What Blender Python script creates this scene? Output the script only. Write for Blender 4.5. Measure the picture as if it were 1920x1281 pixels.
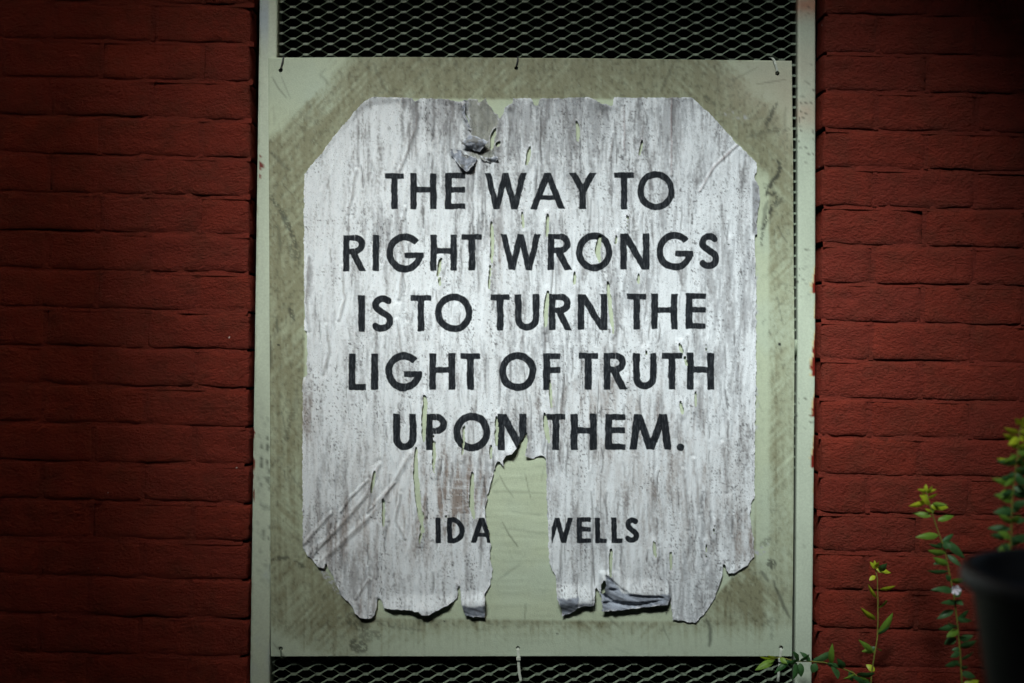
import bpy, math, random
import numpy as np
from mathutils import Vector, Matrix, noise as mnoise

# ------------------------------------------------------------------ scene, camera, sky, sun
scene = bpy.context.scene
for o in list(bpy.data.objects):
    bpy.data.objects.remove(o)
COL = scene.collection
S = 0.00095            # metres per photograph pixel on the plane of the panel
D = 1.773              # camera distance to that plane
cam_d = bpy.data.cameras.new('camera')
cam = bpy.data.objects.new('camera', cam_d); COL.objects.link(cam)
cam.location = (0, -D, 0); cam.rotation_euler = (math.radians(90), 0, 0)
cam_d.sensor_width = 36; cam_d.lens = 35.0
cam_d.clip_start = 0.02; cam_d.clip_end = 500
cam_d.dof.use_dof = True; cam_d.dof.focus_distance = D; cam_d.dof.aperture_fstop = 1.0
scene.camera = cam

SUN_EL, SUN_AZ = 45.0, -15.0     # elevation, azimuth (0 = straight behind the camera, negative = from the left)
w = bpy.data.worlds.new('World'); scene.world = w; w.use_nodes = True
nt = w.node_tree
sky = nt.nodes.new('ShaderNodeTexSky'); sky.sky_type = 'NISHITA'; sky.sun_disc = False
sky.sun_elevation = math.radians(SUN_EL); sky.sun_rotation = math.radians(180 + SUN_AZ)
sky.air_density = 1.4; sky.dust_density = 4.0
bg = nt.nodes['Background']; bg.inputs[1].default_value = 0.05
nt.links.new(sky.outputs[0], bg.inputs[0])
sun_d = bpy.data.lights.new('sun', 'SUN'); sun_d.energy = 1.5; sun_d.angle = math.radians(15)
sun_d.color = (0.95, 1.0, 0.995)
sun = bpy.data.objects.new('sun', sun_d); COL.objects.link(sun); sun.location = (0, -3, 6)
el, az = math.radians(SUN_EL), math.radians(SUN_AZ)
sdir = Vector((math.sin(az) * math.cos(el), -math.cos(az) * math.cos(el), math.sin(el)))
sun.rotation_euler = sdir.to_track_quat('Z', 'Y').to_euler()
scene.view_settings.view_transform = 'Standard'; scene.view_settings.look = 'None'
scene.view_settings.exposure = 1.76; scene.view_settings.gamma = 1.0
scene.view_settings.use_curve_mapping = False
scene.render.engine = 'CYCLES'

# ------------------------------------------------------------------ helpers
rng = random.Random(7)
def lin(r, g, b):
    f = lambda c: (c / 255 / 12.92) if c / 255 <= 0.04045 else ((c / 255 + 0.055) / 1.055) ** 2.4
    return np.array([f(r), f(g), f(b)])
def P(px, py, y=0.0):
    k = (D + y) / D
    return Vector(((px - 960) * S * k, y, -(py - 640.5) * S * k))
def tag(o, label=None, cat=None, group=None, kind=None):
    if label: o['label'] = label
    if cat: o['category'] = cat
    if group: o['group'] = group
    if kind: o['kind'] = kind
    return o
def empty(name, loc=(0, 0, 0)):
    o = bpy.data.objects.new(name, None); COL.objects.link(o); o.location = loc
    o.empty_display_size = 0.05
    return o
def mesh_obj(name, verts, faces, mat, parent=None, smooth=False, attrs=None):
    me = bpy.data.meshes.new(name)
    if isinstance(verts, np.ndarray) and isinstance(faces, np.ndarray):
        n = len(verts); m, q = faces.shape
        me.vertices.add(n); me.vertices.foreach_set('co', verts.astype(np.float32).ravel())
        me.loops.add(m * q); me.loops.foreach_set('vertex_index', faces.astype(np.int32).ravel())
        me.polygons.add(m)
        me.polygons.foreach_set('loop_start', np.arange(0, m * q, q, dtype=np.int32))
        me.update(calc_edges=True)
    else:
        me.from_pydata([tuple(v) for v in verts], [], [tuple(f) for f in faces])
    if attrs:
        for k, a in attrs.items():
            if a.ndim == 2:
                at = me.attributes.new(k, 'FLOAT_COLOR', 'POINT')
                c = np.ones((len(a), 4), np.float32); c[:, :3] = a
                at.data.foreach_set('color', c.ravel())
            else:
                at = me.attributes.new(k, 'FLOAT', 'POINT')
                at.data.foreach_set('value', a.astype(np.float32))
    if smooth:
        me.polygons.foreach_set('use_smooth', np.ones(len(me.polygons), dtype=bool))
    if mat: me.materials.append(mat)
    me.validate(); me.update()
    o = bpy.data.objects.new(name, me); COL.objects.link(o)
    if parent:
        o.parent = parent
        o.matrix_parent_inverse = Matrix.Translation(-Vector(parent.location))
    return o
class MB:
    def __init__(s): s.v, s.f = [], []
    def add(s, vs, fs):
        b = len(s.v); s.v += [tuple(v) for v in vs]; s.f += [tuple(i + b for i in f) for f in fs]
    def box(s, a, b):
        x0, y0, z0 = a; x1, y1, z1 = b
        s.add([(x0, y0, z0), (x1, y0, z0), (x1, y1, z0), (x0, y1, z0), (x0, y0, z1), (x1, y0, z1), (x1, y1, z1), (x0, y1, z1)],
              [(0, 3, 2, 1), (4, 5, 6, 7), (0, 1, 5, 4), (1, 2, 6, 5), (2, 3, 7, 6), (3, 0, 4, 7)])
    def tube(s, pts, rads, n=7):
        pts = [Vector(p) for p in pts]; rings = []
        for i, p in enumerate(pts):
            t = (pts[min(i + 1, len(pts) - 1)] - pts[max(i - 1, 0)]).normalized()
            a = t.cross(Vector((0, 1, 0)))
            if a.length < 1e-3: a = t.cross(Vector((1, 0, 0)))
            a.normalize(); b = t.cross(a)
            r = rads[i] if hasattr(rads, '__len__') else rads
            rings.append([p + a * r * math.cos(2 * math.pi * k / n) + b * r * math.sin(2 * math.pi * k / n) for k in range(n)])
        vs = [v for r in rings for v in r]; fs = []
        for i in range(len(pts) - 1):
            for k in range(n):
                fs.append((i * n + k, i * n + (k + 1) % n, (i + 1) * n + (k + 1) % n, (i + 1) * n + k))
        fs.append(tuple(range(n - 1, -1, -1))); fs.append(tuple((len(pts) - 1) * n + k for k in range(n)))
        s.add(vs, fs)
    def strap(s, pts, width, thick):      # flat band along pts, wide along X
        n = len(pts); vs = []
        for i, p in enumerate(pts):
            p = Vector(p); t = (Vector(pts[min(i + 1, n - 1)]) - Vector(pts[max(i - 1, 0)])).normalized()
            nrm = t.cross(Vector((1, 0, 0))).normalized()
            side = nrm.cross(t).normalized()
            for a, b in ((-1, -1), (1, -1), (1, 1), (-1, 1)):
                vs.append(p + side * a * width / 2 + nrm * b * thick / 2)
        fs = []
        for i in range(n - 1):
            for k in range(4):
                fs.append((i * 4 + k, i * 4 + (k + 1) % 4, (i + 1) * 4 + (k + 1) % 4, (i + 1) * 4 + k))
        fs += [(3, 2, 1, 0), ((n - 1) * 4, (n - 1) * 4 + 1, (n - 1) * 4 + 2, (n - 1) * 4 + 3)]
        s.add(vs, fs)
    def build(s, name, mat, parent=None, smooth=False): return mesh_obj(name, s.v, s.f, mat, parent, smooth)

# numpy noise
def _h(ix, iy, seed):
    h = (ix.astype(np.uint32) * np.uint32(374761393) + iy.astype(np.uint32) * np.uint32(668265263) + np.uint32((seed * 2246822519) & 0xffffffff))
    h = (h ^ (h >> np.uint32(13))) * np.uint32(1274126177)
    h = h ^ (h >> np.uint32(16))
    return (h & np.uint32(0xffffff)).astype(np.float32) / np.float32(0xffffff)
def vn(x, y, seed=0):
    x = np.asarray(x, np.float32) + 4096; y = np.asarray(y, np.float32) + 4096
    xi = np.floor(x); yi = np.floor(y); fx = x - xi; fy = y - yi
    xi = xi.astype(np.int64); yi = yi.astype(np.int64)
    fx = fx * fx * (3 - 2 * fx); fy = fy * fy * (3 - 2 * fy)
    a = _h(xi, yi, seed); b = _h(xi + 1, yi, seed); c = _h(xi, yi + 1, seed); d = _h(xi + 1, yi + 1, seed)
    return (a * (1 - fx) + b * fx) * (1 - fy) + (c * (1 - fx) + d * fx) * fy
def fbm(x, y, seed=0, o=4):
    t = 0; a = 0.5; s = 0
    for i in range(o):
        t = t + a * vn(x * 2 ** i, y * 2 ** i, seed + i * 17); s += a; a *= 0.5
    return t / s
def ss(a, b, x):
    t = np.clip((x - a) / (b - a), 0, 1); return t * t * (3 - 2 * t)
def poly_sd(X, Y, pts):
    d = np.full(X.shape, 1e9, np.float32); ins = np.zeros(X.shape, bool)
    n = len(pts)
    for i in range(n):
        ax, ay = pts[i]; bx, by = pts[(i + 1) % n]
        ex, ey = bx - ax, by - ay; wx, wy = X - ax, Y - ay
        t = np.clip((wx * ex + wy * ey) / (ex * ex + ey * ey + 1e-9), 0, 1)
        d = np.minimum(d, (wx - ex * t) ** 2 + (wy - ey * t) ** 2)
        c = (ay <= Y) != (by <= Y)
        if ey != 0: ins ^= c & (X < ax + (Y - ay) * ex / ey)
    d = np.sqrt(d); return np.where(ins, -d, d)
def line_sd(X, Y, pts, w0, taper=True):
    d = np.full(X.shape, 1e9, np.float32)
    L = [0]
    for a, b in zip(pts[:-1], pts[1:]): L.append(L[-1] + math.hypot(b[0] - a[0], b[1] - a[1]))
    for i, (a, b) in enumerate(zip(pts[:-1], pts[1:])):
        ex, ey = b[0] - a[0], b[1] - a[1]; wx, wy = X - a[0], Y - a[1]
        t = np.clip((wx * ex + wy * ey) / (ex * ex + ey * ey + 1e-9), 0, 1)
        dd = np.sqrt((wx - ex * t) ** 2 + (wy - ey * t) ** 2)
        if taper:
            u = (L[i] + t * (L[i + 1] - L[i])) / L[-1]
            dd = dd - w0 / 2 * np.sqrt(np.clip(4 * u * (1 - u), 0, 1))
        else: dd = dd - w0 / 2
        d = np.minimum(d, dd)
    return d

def grid(x0, y0, x1, y1, st):
    nx = int((x1 - x0) / st) + 1; ny = int((y1 - y0) / st) + 1
    X, Y = np.meshgrid(np.linspace(x0, x1, nx), np.linspace(y0, y1, ny))
    return X.astype(np.float32), Y.astype(np.float32)
def sheet(name, X, Y, sd, hf, cf, mat, parent, extra=None, thick=0.0, ybase=0.0):
    """a sheet of paper / metal cut along sd = 0, relief hf (m towards the viewer), colour cf"""
    if sd is not None:
        ny, nx = X.shape
        gy, gx = np.gradient(sd, Y[1, 0] - Y[0, 0], X[0, 1] - X[0, 0])
        g2 = np.maximum(np.hypot(gx, gy), 0.3)
        ins = sd < 0
        cell = ins[:-1, :-1] | ins[1:, :-1] | ins[:-1, 1:] | ins[1:, 1:]
        st = X[0, 1] - X[0, 0]
        mv = np.where(ins, 0, np.clip(sd, 0, 1.5 * st))
        X2 = X - mv * gx / g2; Y2 = Y - mv * gy / g2
    else:
        ny, nx = X.shape; cell = np.ones((ny - 1, nx - 1), bool); X2, Y2 = X, Y
    idx = np.arange(ny * nx).reshape(ny, nx)
    q = np.stack([idx[:-1, :-1], idx[1:, :-1], idx[1:, 1:], idx[:-1, 1:]], -1)[cell]
    used = np.zeros(ny * nx, bool); used[q.ravel()] = True
    remap = np.cumsum(used) - 1; q = remap[q]
    x = X2.ravel()[used]; y = Y2.ravel()[used]
    h = hf(x, y); v = np.stack([(x - 960) * S, ybase - h, -(y - 640.5) * S], -1)
    at = {'col': np.clip(cf(x, y), 0, 1)}
    if extra:
        for k, f in extra.items(): at[k] = f(x, y)
    o = mesh_obj(name, v, q, mat, parent, True, at)
    if thick:
        m = o.modifiers.new('thickness', 'SOLIDIFY'); m.thickness = thick; m.offset = -1; m.use_even_offset = False
    return o

# ------------------------------------------------------------------ materials
def mat(name):
    m = bpy.data.materials.new(name); m.use_nodes = True
    nt = m.node_tree; b = nt.nodes['Principled BSDF']
    return m, nt, b
def N(nt, t, **kw):
    n = nt.nodes.new(t)
    for k, v in kw.items(): setattr(n, k, v)
    return n
def tex_noise(nt, scale, detail=5, rough=0.6, sc=None, out='Generated'):
    tc = N(nt, 'ShaderNodeTexCoord'); n = N(nt, 'ShaderNodeTexNoise')
    n.inputs['Scale'].default_value = scale; n.inputs['Detail'].default_value = detail; n.inputs['Roughness'].default_value = rough
    g = N(nt, 'ShaderNodeNewGeometry')
    src = g.outputs['Position']
    if sc:
        mp = N(nt, 'ShaderNodeMapping'); mp.inputs['Scale'].default_value = sc[:3]
        if len(sc) > 3: mp.inputs['Rotation'].default_value = (0, sc[3], 0)
        nt.links.new(src, mp.inputs[0]); src = mp.outputs[0]
    nt.links.new(src, n.inputs['Vector']); nt.nodes.remove(tc)
    return n.outputs[0]
def ramp(nt, src, p0, p1, c0=(0, 0, 0, 1), c1=(1, 1, 1, 1)):
    r = N(nt, 'ShaderNodeValToRGB'); e = r.color_ramp.elements
    e[0].position = p0; e[1].position = p1; e[0].color = c0; e[1].color = c1
    nt.links.new(src, r.inputs[0]); return r.outputs[0]
def mix(nt, f, a, b, mode='MIX'):
    m = N(nt, 'ShaderNodeMix', data_type='RGBA', blend_type=mode)
    for sock, v in ((m.inputs[0], f), (m.inputs[6], a), (m.inputs[7], b)):
        if hasattr(v, 'is_linked') or hasattr(v, 'links'): nt.links.new(v, sock)
        elif isinstance(v, (int, float)): sock.default_value = v
        else: sock.default_value = (*v[:3], 1)
    return m.outputs[2]
def bump(nt, b, src, strength, dist):
    bp = N(nt, 'ShaderNodeBump'); bp.inputs['Strength'].default_value = strength; bp.inputs['Distance'].default_value = dist
    nt.links.new(src, bp.inputs['Height']); nt.links.new(bp.outputs[0], b.inputs['Normal'])

def attr(nt, name):
    a = N(nt, 'ShaderNodeAttribute'); a.attribute_name = name; return a

M = {}
# red masonry paint over brick
def brick_paint():
    m, nt, b = mat('red_masonry_paint')
    big = tex_noise(nt, 9, 4); fine = tex_noise(nt, 260, 5, 0.7)
    base = mix(nt, ramp(nt, big, 0.3, 0.72), (0.165, 0.020, 0.0095), (0.225, 0.029, 0.0135))
    oi = N(nt, 'ShaderNodeObjectInfo')
    base = mix(nt, ramp(nt, oi.outputs['Random'], 0, 1, (0, 0, 0, 1), (.6, .6, .6, 1)), base, (0.155, 0.022, 0.013))
    base = mix(nt, ramp(nt, fine, 0.28, 0.44, (.55, .55, .55, 1), (0, 0, 0, 1)), base, (0.07, 0.013, 0.009))
    chips = ramp(nt, tex_noise(nt, 60, 2, 0.4), 0.80, 0.815)
    base = mix(nt, chips, base, (0.5, 0.42, 0.38))
    base = mix(nt, ramp(nt, tex_noise(nt, 22, 5, 0.65), 0.45, 0.7, (0, 0, 0, 1), (.6, .6, .6, 1)), base, (0.10, 0.022, 0.010))
    nt.links.new(base, b.inputs['Base Color']); b.inputs['Roughness'].default_value = 0.6
    b.inputs['Specular IOR Level'].default_value = 0.22
    comb = tex_noise(nt, 150, 6, 0.7, (1, 1, 1.7, -0.65))
    mid = tex_noise(nt, 38, 4, 0.6)
    ad = N(nt, 'ShaderNodeMath', operation='MULTIPLY_ADD'); nt.links.new(mid, ad.inputs[0]); ad.inputs[1].default_value = 1.2; nt.links.new(comb, ad.inputs[2])
    bump(nt, b, ad.outputs[0], 1.0, 0.0060)
    return m
M['brick'] = brick_paint()
def attr_paint(name, rough, spec, bs, bd, nscale=700):
    m, nt, b = mat(name)
    a = attr(nt, 'col'); f = tex_noise(nt, nscale, 3, 0.6)
    c = mix(nt, 1.0, a.outputs['Color'], ramp(nt, f, 0.2, 0.8, (.86, .86, .86, 1), (1.08, 1.08, 1.08, 1)), 'MULTIPLY')
    nt.links.new(c, b.inputs['Base Color']); b.inputs['Roughness'].default_value = rough
    b.inputs['Specular IOR Level'].default_value = spec
    bump(nt, b, f, bs, bd)
    return m
M['panel'] = attr_paint('sage_green_panel_paint', 0.6, 0.3, 0.35, 0.0012, 420)
M['frame'] = attr_paint('pale_green_gloss_paint', 0.42, 0.4, 0.25, 0.001, 300)
def poster_mat():
    m, nt, b = mat('weathered_poster_paper')
    a = attr(nt, 'col'); i = attr(nt, 'ink')
    sp = tex_noise(nt, 620, 2, 0.5); dens = tex_noise(nt, 14, 3)
    spk = N(nt, 'ShaderNodeMath', operation='MULTIPLY_ADD'); nt.links.new(dens, spk.inputs[0]); spk.inputs[1].default_value = 0.16
    nt.links.new(sp, spk.inputs[2])
    paper = mix(nt, ramp(nt, spk.outputs[0], 0.70, 0.76, (0, 0, 0, 1), (.6, .6, .6, 1)), a.outputs['Color'], (0.10, 0.105, 0.115))
    fine = tex_noise(nt, 1300, 3)
    paper = mix(nt, 1.0, paper, ramp(nt, fine, 0.2, 0.8, (.84, .84, .84, 1), (1.1, 1.1, 1.1, 1)), 'MULTIPLY')
    st = tex_noise(nt, 330, 4, 0.7, (1.0, 1, 0.22))
    inkc = mix(nt, ramp(nt, st, 0.5, 0.8), (0.008, 0.0105, 0.014), (0.075, 0.085, 0.095))
    mr = N(nt, 'ShaderNodeMapRange'); mr.inputs[1].default_value = 0.7; mr.inputs[2].default_value = -0.7
    nt.links.new(i.outputs['Fac'], mr.inputs[0])
    worn = ramp(nt, tex_noise(nt, 520, 4, 0.7), 0.66, 0.76, (1, 1, 1, 1), (.45, .45, .45, 1))
    mm = N(nt, 'ShaderNodeMath', operation='MULTIPLY'); nt.links.new(mr.outputs[0], mm.inputs[0]); nt.links.new(worn, mm.inputs[1])
    c = mix(nt, mm.outputs[0], paper, inkc)
    nt.links.new(c, b.inputs['Base Color']); b.inputs['Roughness'].default_value = 0.8
    b.inputs['Specular IOR Level'].default_value = 0.2
    bump(nt, b, tex_noise(nt, 380, 5, 0.65, (1, 1, 0.4)), 0.5, 0.0014)
    return m
M['poster'] = poster_mat()
def plain(name, c, rough=0.6, spec=0.4, nscale=60, var=0.25, bs=0.3, bd=0.002, trans=0):
    m, nt, b = mat(name)
    f = tex_noise(nt, nscale, 5)
    c = np.array(c)
    nt.links.new(mix(nt, ramp(nt, f, 0.3, 0.7), c * (1 - var), c * (1 + var)), b.inputs['Base Color'])
    b.inputs['Roughness'].default_value = rough; b.inputs['Specular IOR Level'].default_value = spec
    bump(nt, b, f, bs, bd)
    return m
M['mesh'] = plain('pale_green_mesh_paint', (0.15, 0.19, 0.135), 0.55, 0.3, 120, 0.5)
M['dark'] = plain('opening_dark_backing', (0.006, 0.006, 0.006), 0.9, 0.1)  # near-black colour stands in for the unlit depth behind the mesh
M['reveal'] = plain('reveal_shade_black', (0.006, 0.005, 0.005), 0.9, 0.1)  # blackened so the gap beside the posts reads as shadow
M['tie'] = plain('off_white_nylon', (0.52, 0.56, 0.48), 0.4, 0.5, 300, 0.1)
M['rubber'] = plain('black_nylon', (0.012, 0.012, 0.013), 0.5, 0.4)
M['bin'] = plain('black_plastic', (0.008, 0.009, 0.011), 0.5, 0.4, 25, 0.3)
M['ground'] = plain('concrete_paving', (0.11, 0.108, 0.104), 0.9, 0.2, 14, 0.3, 0.5, 0.004)
M['concrete'] = plain('grey_concrete', (0.22, 0.215, 0.2), 0.9, 0.2, 20, 0.25, 0.5, 0.004)
M['shade_roof_dark'] = plain('added_roof_dark', (0.03, 0.028, 0.027), 0.8, 0.2, 12, 0.4, 0.4, 0.003)  # for the added roof that blocks light
M['shade_yard'] = plain('added_wall_dark_grey', (0.045, 0.043, 0.042), 0.8, 0.2, 16, 0.3, 0.5, 0.004)  # for the added walls, kept dark and neutral to limit bounce light
M['stem'] = plain('green_stem', (0.17, 0.17, 0.03), 0.6, 0.3, 90, 0.3)
M['petal'] = plain('white_petal', (0.75, 0.72, 0.78), 0.6, 0.2, 90, 0.05)
def leaf_mat(name, c):
    m, nt, b = mat(name)
    f = tex_noise(nt, 70, 4); oi = N(nt, 'ShaderNodeObjectInfo'); c = np.array(c)
    col = mix(nt, ramp(nt, f, 0.3, 0.7), c * 0.75, c * 1.2)
    col = mix(nt, ramp(nt, oi.outputs['Random'], 0, 1, (0, 0, 0, 1), (.5, .5, .5, 1)), col, c * np.array([0.6, 0.8, 0.7]))
    nt.links.new(col, b.inputs['Base Color']); b.inputs['Roughness'].default_value = 0.5
    tr = N(nt, 'ShaderNodeBsdfTranslucent'); nt.links.new(col, tr.inputs[0])
    ms = N(nt, 'ShaderNodeMixShader'); ms.inputs[0].default_value = 0.3
    nt.links.new(b.outputs[0], ms.inputs[1]); nt.links.new(tr.outputs[0], ms.inputs[2])
    nt.links.new(ms.outputs[0], nt.nodes['Material Output'].inputs[0])
    return m
M['leaf_y'] = leaf_mat('young_yellow_green_leaf', (0.50, 0.58, 0.03))
M['leaf'] = leaf_mat('mid_green_leaf', (0.19, 0.34, 0.04))
M['leaf_d'] = leaf_mat('dark_green_leaf', (0.055, 0.15, 0.045))

# ------------------------------------------------------------------ ground and added shading enclosure
GZ = -1.38
YB = 0.015                 # plane of the brick faces
o = mesh_obj('pavement', [(-30, -40, GZ), (30, -40, GZ), (30, 2, GZ), (-30, 2, GZ)], [(0, 1, 2, 3)], M['ground'])
tag(o, kind='structure')
# added unseen yard with walls and a roof gap placed to darken the edges
RZ = 1.7
LIGHT_GAP_X0, LIGHT_GAP_X1, LIGHT_GAP_Y0, LIGHT_GAP_Y1 = -0.92, 0.39, -2.17, -1.22  # gap in the added roof, sized so light falls off outwards
def shade_box(name, boxes, m):
    vs, fs = [], []
    for (x0, y0, z0), (x1, y1, z1) in boxes:
        b = len(vs)
        vs += [(x0, y0, z0), (x1, y0, z0), (x1, y1, z0), (x0, y1, z0), (x0, y0, z1), (x1, y0, z1), (x1, y1, z1), (x0, y1, z1)]
        fs += [tuple(i + b for i in f) for f in ((0, 3, 2, 1), (4, 5, 6, 7), (0, 1, 5, 4), (1, 2, 6, 5), (2, 3, 7, 6), (3, 0, 4, 7))]
    tag(mesh_obj(name, vs, fs, m), kind='structure')
shade_box('shade_roof', [((-2.6, -3.6, RZ), (LIGHT_GAP_X0, .34, RZ + .08)), ((LIGHT_GAP_X1, -3.6, RZ), (2.6, .34, RZ + .08)), ((LIGHT_GAP_X0, -3.6, RZ), (LIGHT_GAP_X1, LIGHT_GAP_Y0, RZ + .08)), ((LIGHT_GAP_X0, LIGHT_GAP_Y1, RZ), (LIGHT_GAP_X1, .34, RZ + .08))], M['shade_roof_dark'])
shade_box('shade_wall', [((-2.6, -3.8, GZ), (-2.4, .34, RZ)), ((2.4, -3.8, GZ), (2.6, .34, RZ)), ((-2.6, -3.8, GZ), (2.6, -3.6, RZ + .08))], M['shade_yard'])

# ------------------------------------------------------------------ brick wall
TILT = 0.022
CH, BL, JT, JH = 72.6, 191.0, 5.0, 5.0     # course height, brick pitch, bed and head joint (pixels)
XL, XR = 461.0, 1547.0                     # opening edges
OPT, OPB = -420.0, 1700.0                  # opening top, bottom
WX0, WX1, WY0, WY1 = -420.0, 2340.0, -1250.0, 2090.0
wall = empty('brick_wall', (0, YB, GZ))
tag(wall, 'dark red painted brick wall with a tall opening for the pale green grille', 'wall')
def wpx(side, u, v):       # wall coordinates (pixels along and down the courses) to picture plane
    ox, oy = (XL, 515.0) if side == 0 else (XR, 532.0)
    c, s_ = math.cos(TILT), math.sin(TILT)
    return ox + u * c - v * s_, oy + u * s_ + v * c
def brick_geo(side, u0, u1, v0, v1, seed, fine=True, edge_u=None):
    """front face with rounded, uneven arrises and a short skirt back into the mortar"""
    stp = 8.0 if fine else 40.0
    nu = max(3, int((u1 - u0) / stp)); nv = max(3, int((v1 - v0) / stp)) if fine else 3
    us = np.concatenate([[0.0, 0.012], np.linspace(0.05, 0.95, nu), [0.988, 1.0]])
    vs_ = np.concatenate([[0.0, 0.035], np.linspace(0.12, 0.88, nv), [0.965, 1.0]])
    r = random.Random(seed)
    tx, ty, off = r.uniform(-.0012, .0012), r.uniform(-.0012, .0012), r.uniform(-.0012, .0010)
    vs, fs = [], []
    nx, ny = len(us), len(vs_)
    for j, b in enumerate(vs_):
        for i, a in enumerate(us):
            eu = min(a, 1 - a) * (u1 - u0); ev = min(b, 1 - b) * (v1 - v0)
            u = u0 + a * (u1 - u0); v = v0 + b * (v1 - v0)
            px, py = wpx(side, u, v)
            if fine:
                q = Vector((px * 0.03, py * 0.03, seed % 97)); n1 = mnoise.noise(q); n2 = mnoise.noise(q * 3.1); n3 = mnoise.noise(q * 0.45)
                wob = 2.8 * mnoise.noise(Vector((px * 0.02, py * 0.02, 5.5 + seed % 13))) + 1.3 * n2
                if b < 0.05 or b > 0.95: py += wob * (1 if b > .5 else .6)
                if (a < 0.05 or a > 0.95): px += wob * 0.8
                rel = 0.0015 * n1 + 0.0009 * n2 + 0.0022 * n3
                pit = max(0.0, mnoise.noise(q * 1.7 + Vector((9, 9, 9))) - 0.42) * 0.012
            else: rel = pit = 0
            drop = 0.0034 * math.exp(-(eu / 4.5) ** 2) + 0.0030 * math.exp(-(ev / 3.2) ** 2) if fine else (0.003 if min(eu, ev) < 1 else 0)
            y = YB + off + tx * (a - .5) + ty * (b - .5) - rel + pit + drop
            vs.append(P(px, py, 0) + Vector((0, y, 0)))
    for j in range(ny - 1):
        for i in range(nx - 1):
            k = j * nx + i; fs.append((k, k + nx, k + nx + 1, k + 1))
    ring = [i for i in range(nx)] + [j * nx + nx - 1 for j in range(1, ny)] + [(ny - 1) * nx + i for i in range(nx - 2, -1, -1)] + [j * nx for j in range(ny - 2, 0, -1)]
    b0 = len(vs)
    for k in ring:
        p = vs[k].copy(); p.y = YB + 0.05; vs.append(p)
    for t in range(len(ring)):
        t2 = (t + 1) % len(ring)
        fs.append((ring[t], ring[t2], b0 + t2, b0 + t))
    return vs, fs
far = MB(); mortar = MB()
def head_joint(side, u, v0, v1):
    n = 5; vs = []
    for k in range(n + 1):
        v = v0 + (v1 - v0) * k / n
        for du in (-JH * .9, JH * .9):
            px, py = wpx(side, u + du, v); q = Vector((px * .05, py * .05, 3))
            vs.append(P(px, py) + Vector((0, YB + 0.0019 + 0.0020 * mnoise.noise(q), 0)))
    mortar.add(vs, [(2 * k, 2 * k + 2, 2 * k + 3, 2 * k + 1) for k in range(n)])
nb = 0
for side in (0, 1):
    j0 = -26
    for j in range(j0, 24):
        v0 = j * CH; v1 = v0 + CH - JT
        off = 0.0 if (j % 2 == (0 if side == 1 else 1)) else 0.5
        k = 0
        span = 900.0
        cuts = [0.0]
        u = BL * 0.5 if off else BL
        while u < span: cuts.append(u); u += BL
        cuts.append(span)
        for a, b in zip(cuts[:-1], cuts[1:]):
            jit = rng.uniform(-3, 3)
            a2, b2 = a + (JH / 2 if a > 0 else 0), b - JH / 2
            if side == 0: ua, ub = -b2, -a2
            else: ua, ub = a2, b2
            if b2 - a2 < 12: continue
            # ragged jamb
            if a == 0:
                vm = (v0 + v1) / 2; c_, s_ = math.cos(TILT), math.sin(TILT)
                ym = (515.0 if side == 0 else 532.0) + vm * c_
                if side == 0: ub = (465.5 - .0055 * ym + rng.uniform(-2, 1.5) - XL + vm * s_) / c_
                else: ua = (1551.5 - .0088 * ym + rng.uniform(-1.5, 2) - XR + vm * s_) / c_
            cx, cy = wpx(side, (ua + ub) / 2, (v0 + v1) / 2)
            if cy < WY0 - 60: continue
            fine = -150 < cy < 1430 and -160 < cx < 2080
            vs, fs = brick_geo(side, ua, ub, v0, v1, nb * 7 + side + 11, fine); nb += 1
            if fine: mesh_obj('brick', vs, fs, M['brick'], wall, True)
            else: far.add(vs, fs)
            if a > 0:
                head_joint(side, -a if side == 0 else a, v0 - 1, v1 + 1)
        # struck bed joint: recessed under the upper brick, nearly flush on the lower one
        n = 60; vs = []
        for t in range(n + 1):
            u = (-span + span * t / n) if side == 0 else span * t / n
            for vv, dp in ((v1 - 3.0, .0042), (v1 + JT * .5, .0034), (v1 + JT + 2.5, .0012)):
                px, py = wpx(side, u, vv); q = Vector((px * .06, py * .06, 8.0)); q2 = Vector((px * .012, py * .02, 4.0))
                vs.append(P(px, py) + Vector((0, YB + dp + .0014 * mnoise.noise(q) + .0034 * mnoise.noise(q2), 0)))
        fs = []
        for t in range(n):
            for r_ in range(2): fs.append((t * 3 + r_, t * 3 + r_ + 1, t * 3 + r_ + 4, t * 3 + r_ + 3))
        mortar.add(vs, fs)
mo = mortar.build('mortar_joint', M['brick'], wall, True)
fo = far.build('outer_brickwork', M['brick'], wall, True); fo['kind'] = 'stuff'
# wall core behind the faces, with the reveal of the opening
core = MB()
def pbox(mb, px0, px1, py0, py1, y0, y1):
    a = P(px0, py1); b = P(px1, py0); mb.box((a.x, y0, a.z), (b.x, y1, b.z))
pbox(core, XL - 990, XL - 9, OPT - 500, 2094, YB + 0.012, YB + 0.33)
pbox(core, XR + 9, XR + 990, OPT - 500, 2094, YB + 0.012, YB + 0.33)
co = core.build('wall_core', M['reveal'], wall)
lt = MB(); pbox(lt, XL - 8.9, XR + 8.9, OPT - 500, OPT, YB + 0.001, YB + 0.33); lt.build('lintel', M['concrete'], wall)
sl = MB(); pbox(sl, XL - 8.9, XR + 8.9, OPB, 2094, YB + 0.001, YB + 0.33); sl.build('sill_wall', M['concrete'], wall)
bd = MB(); pbox(bd, XL - 40, XR + 40, OPT - 40, OPB + 40, YB + 0.30, YB + 0.34); bd.build('void_backing', M['dark'], wall)  # black sheet in place of the dark inside of the opening

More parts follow.
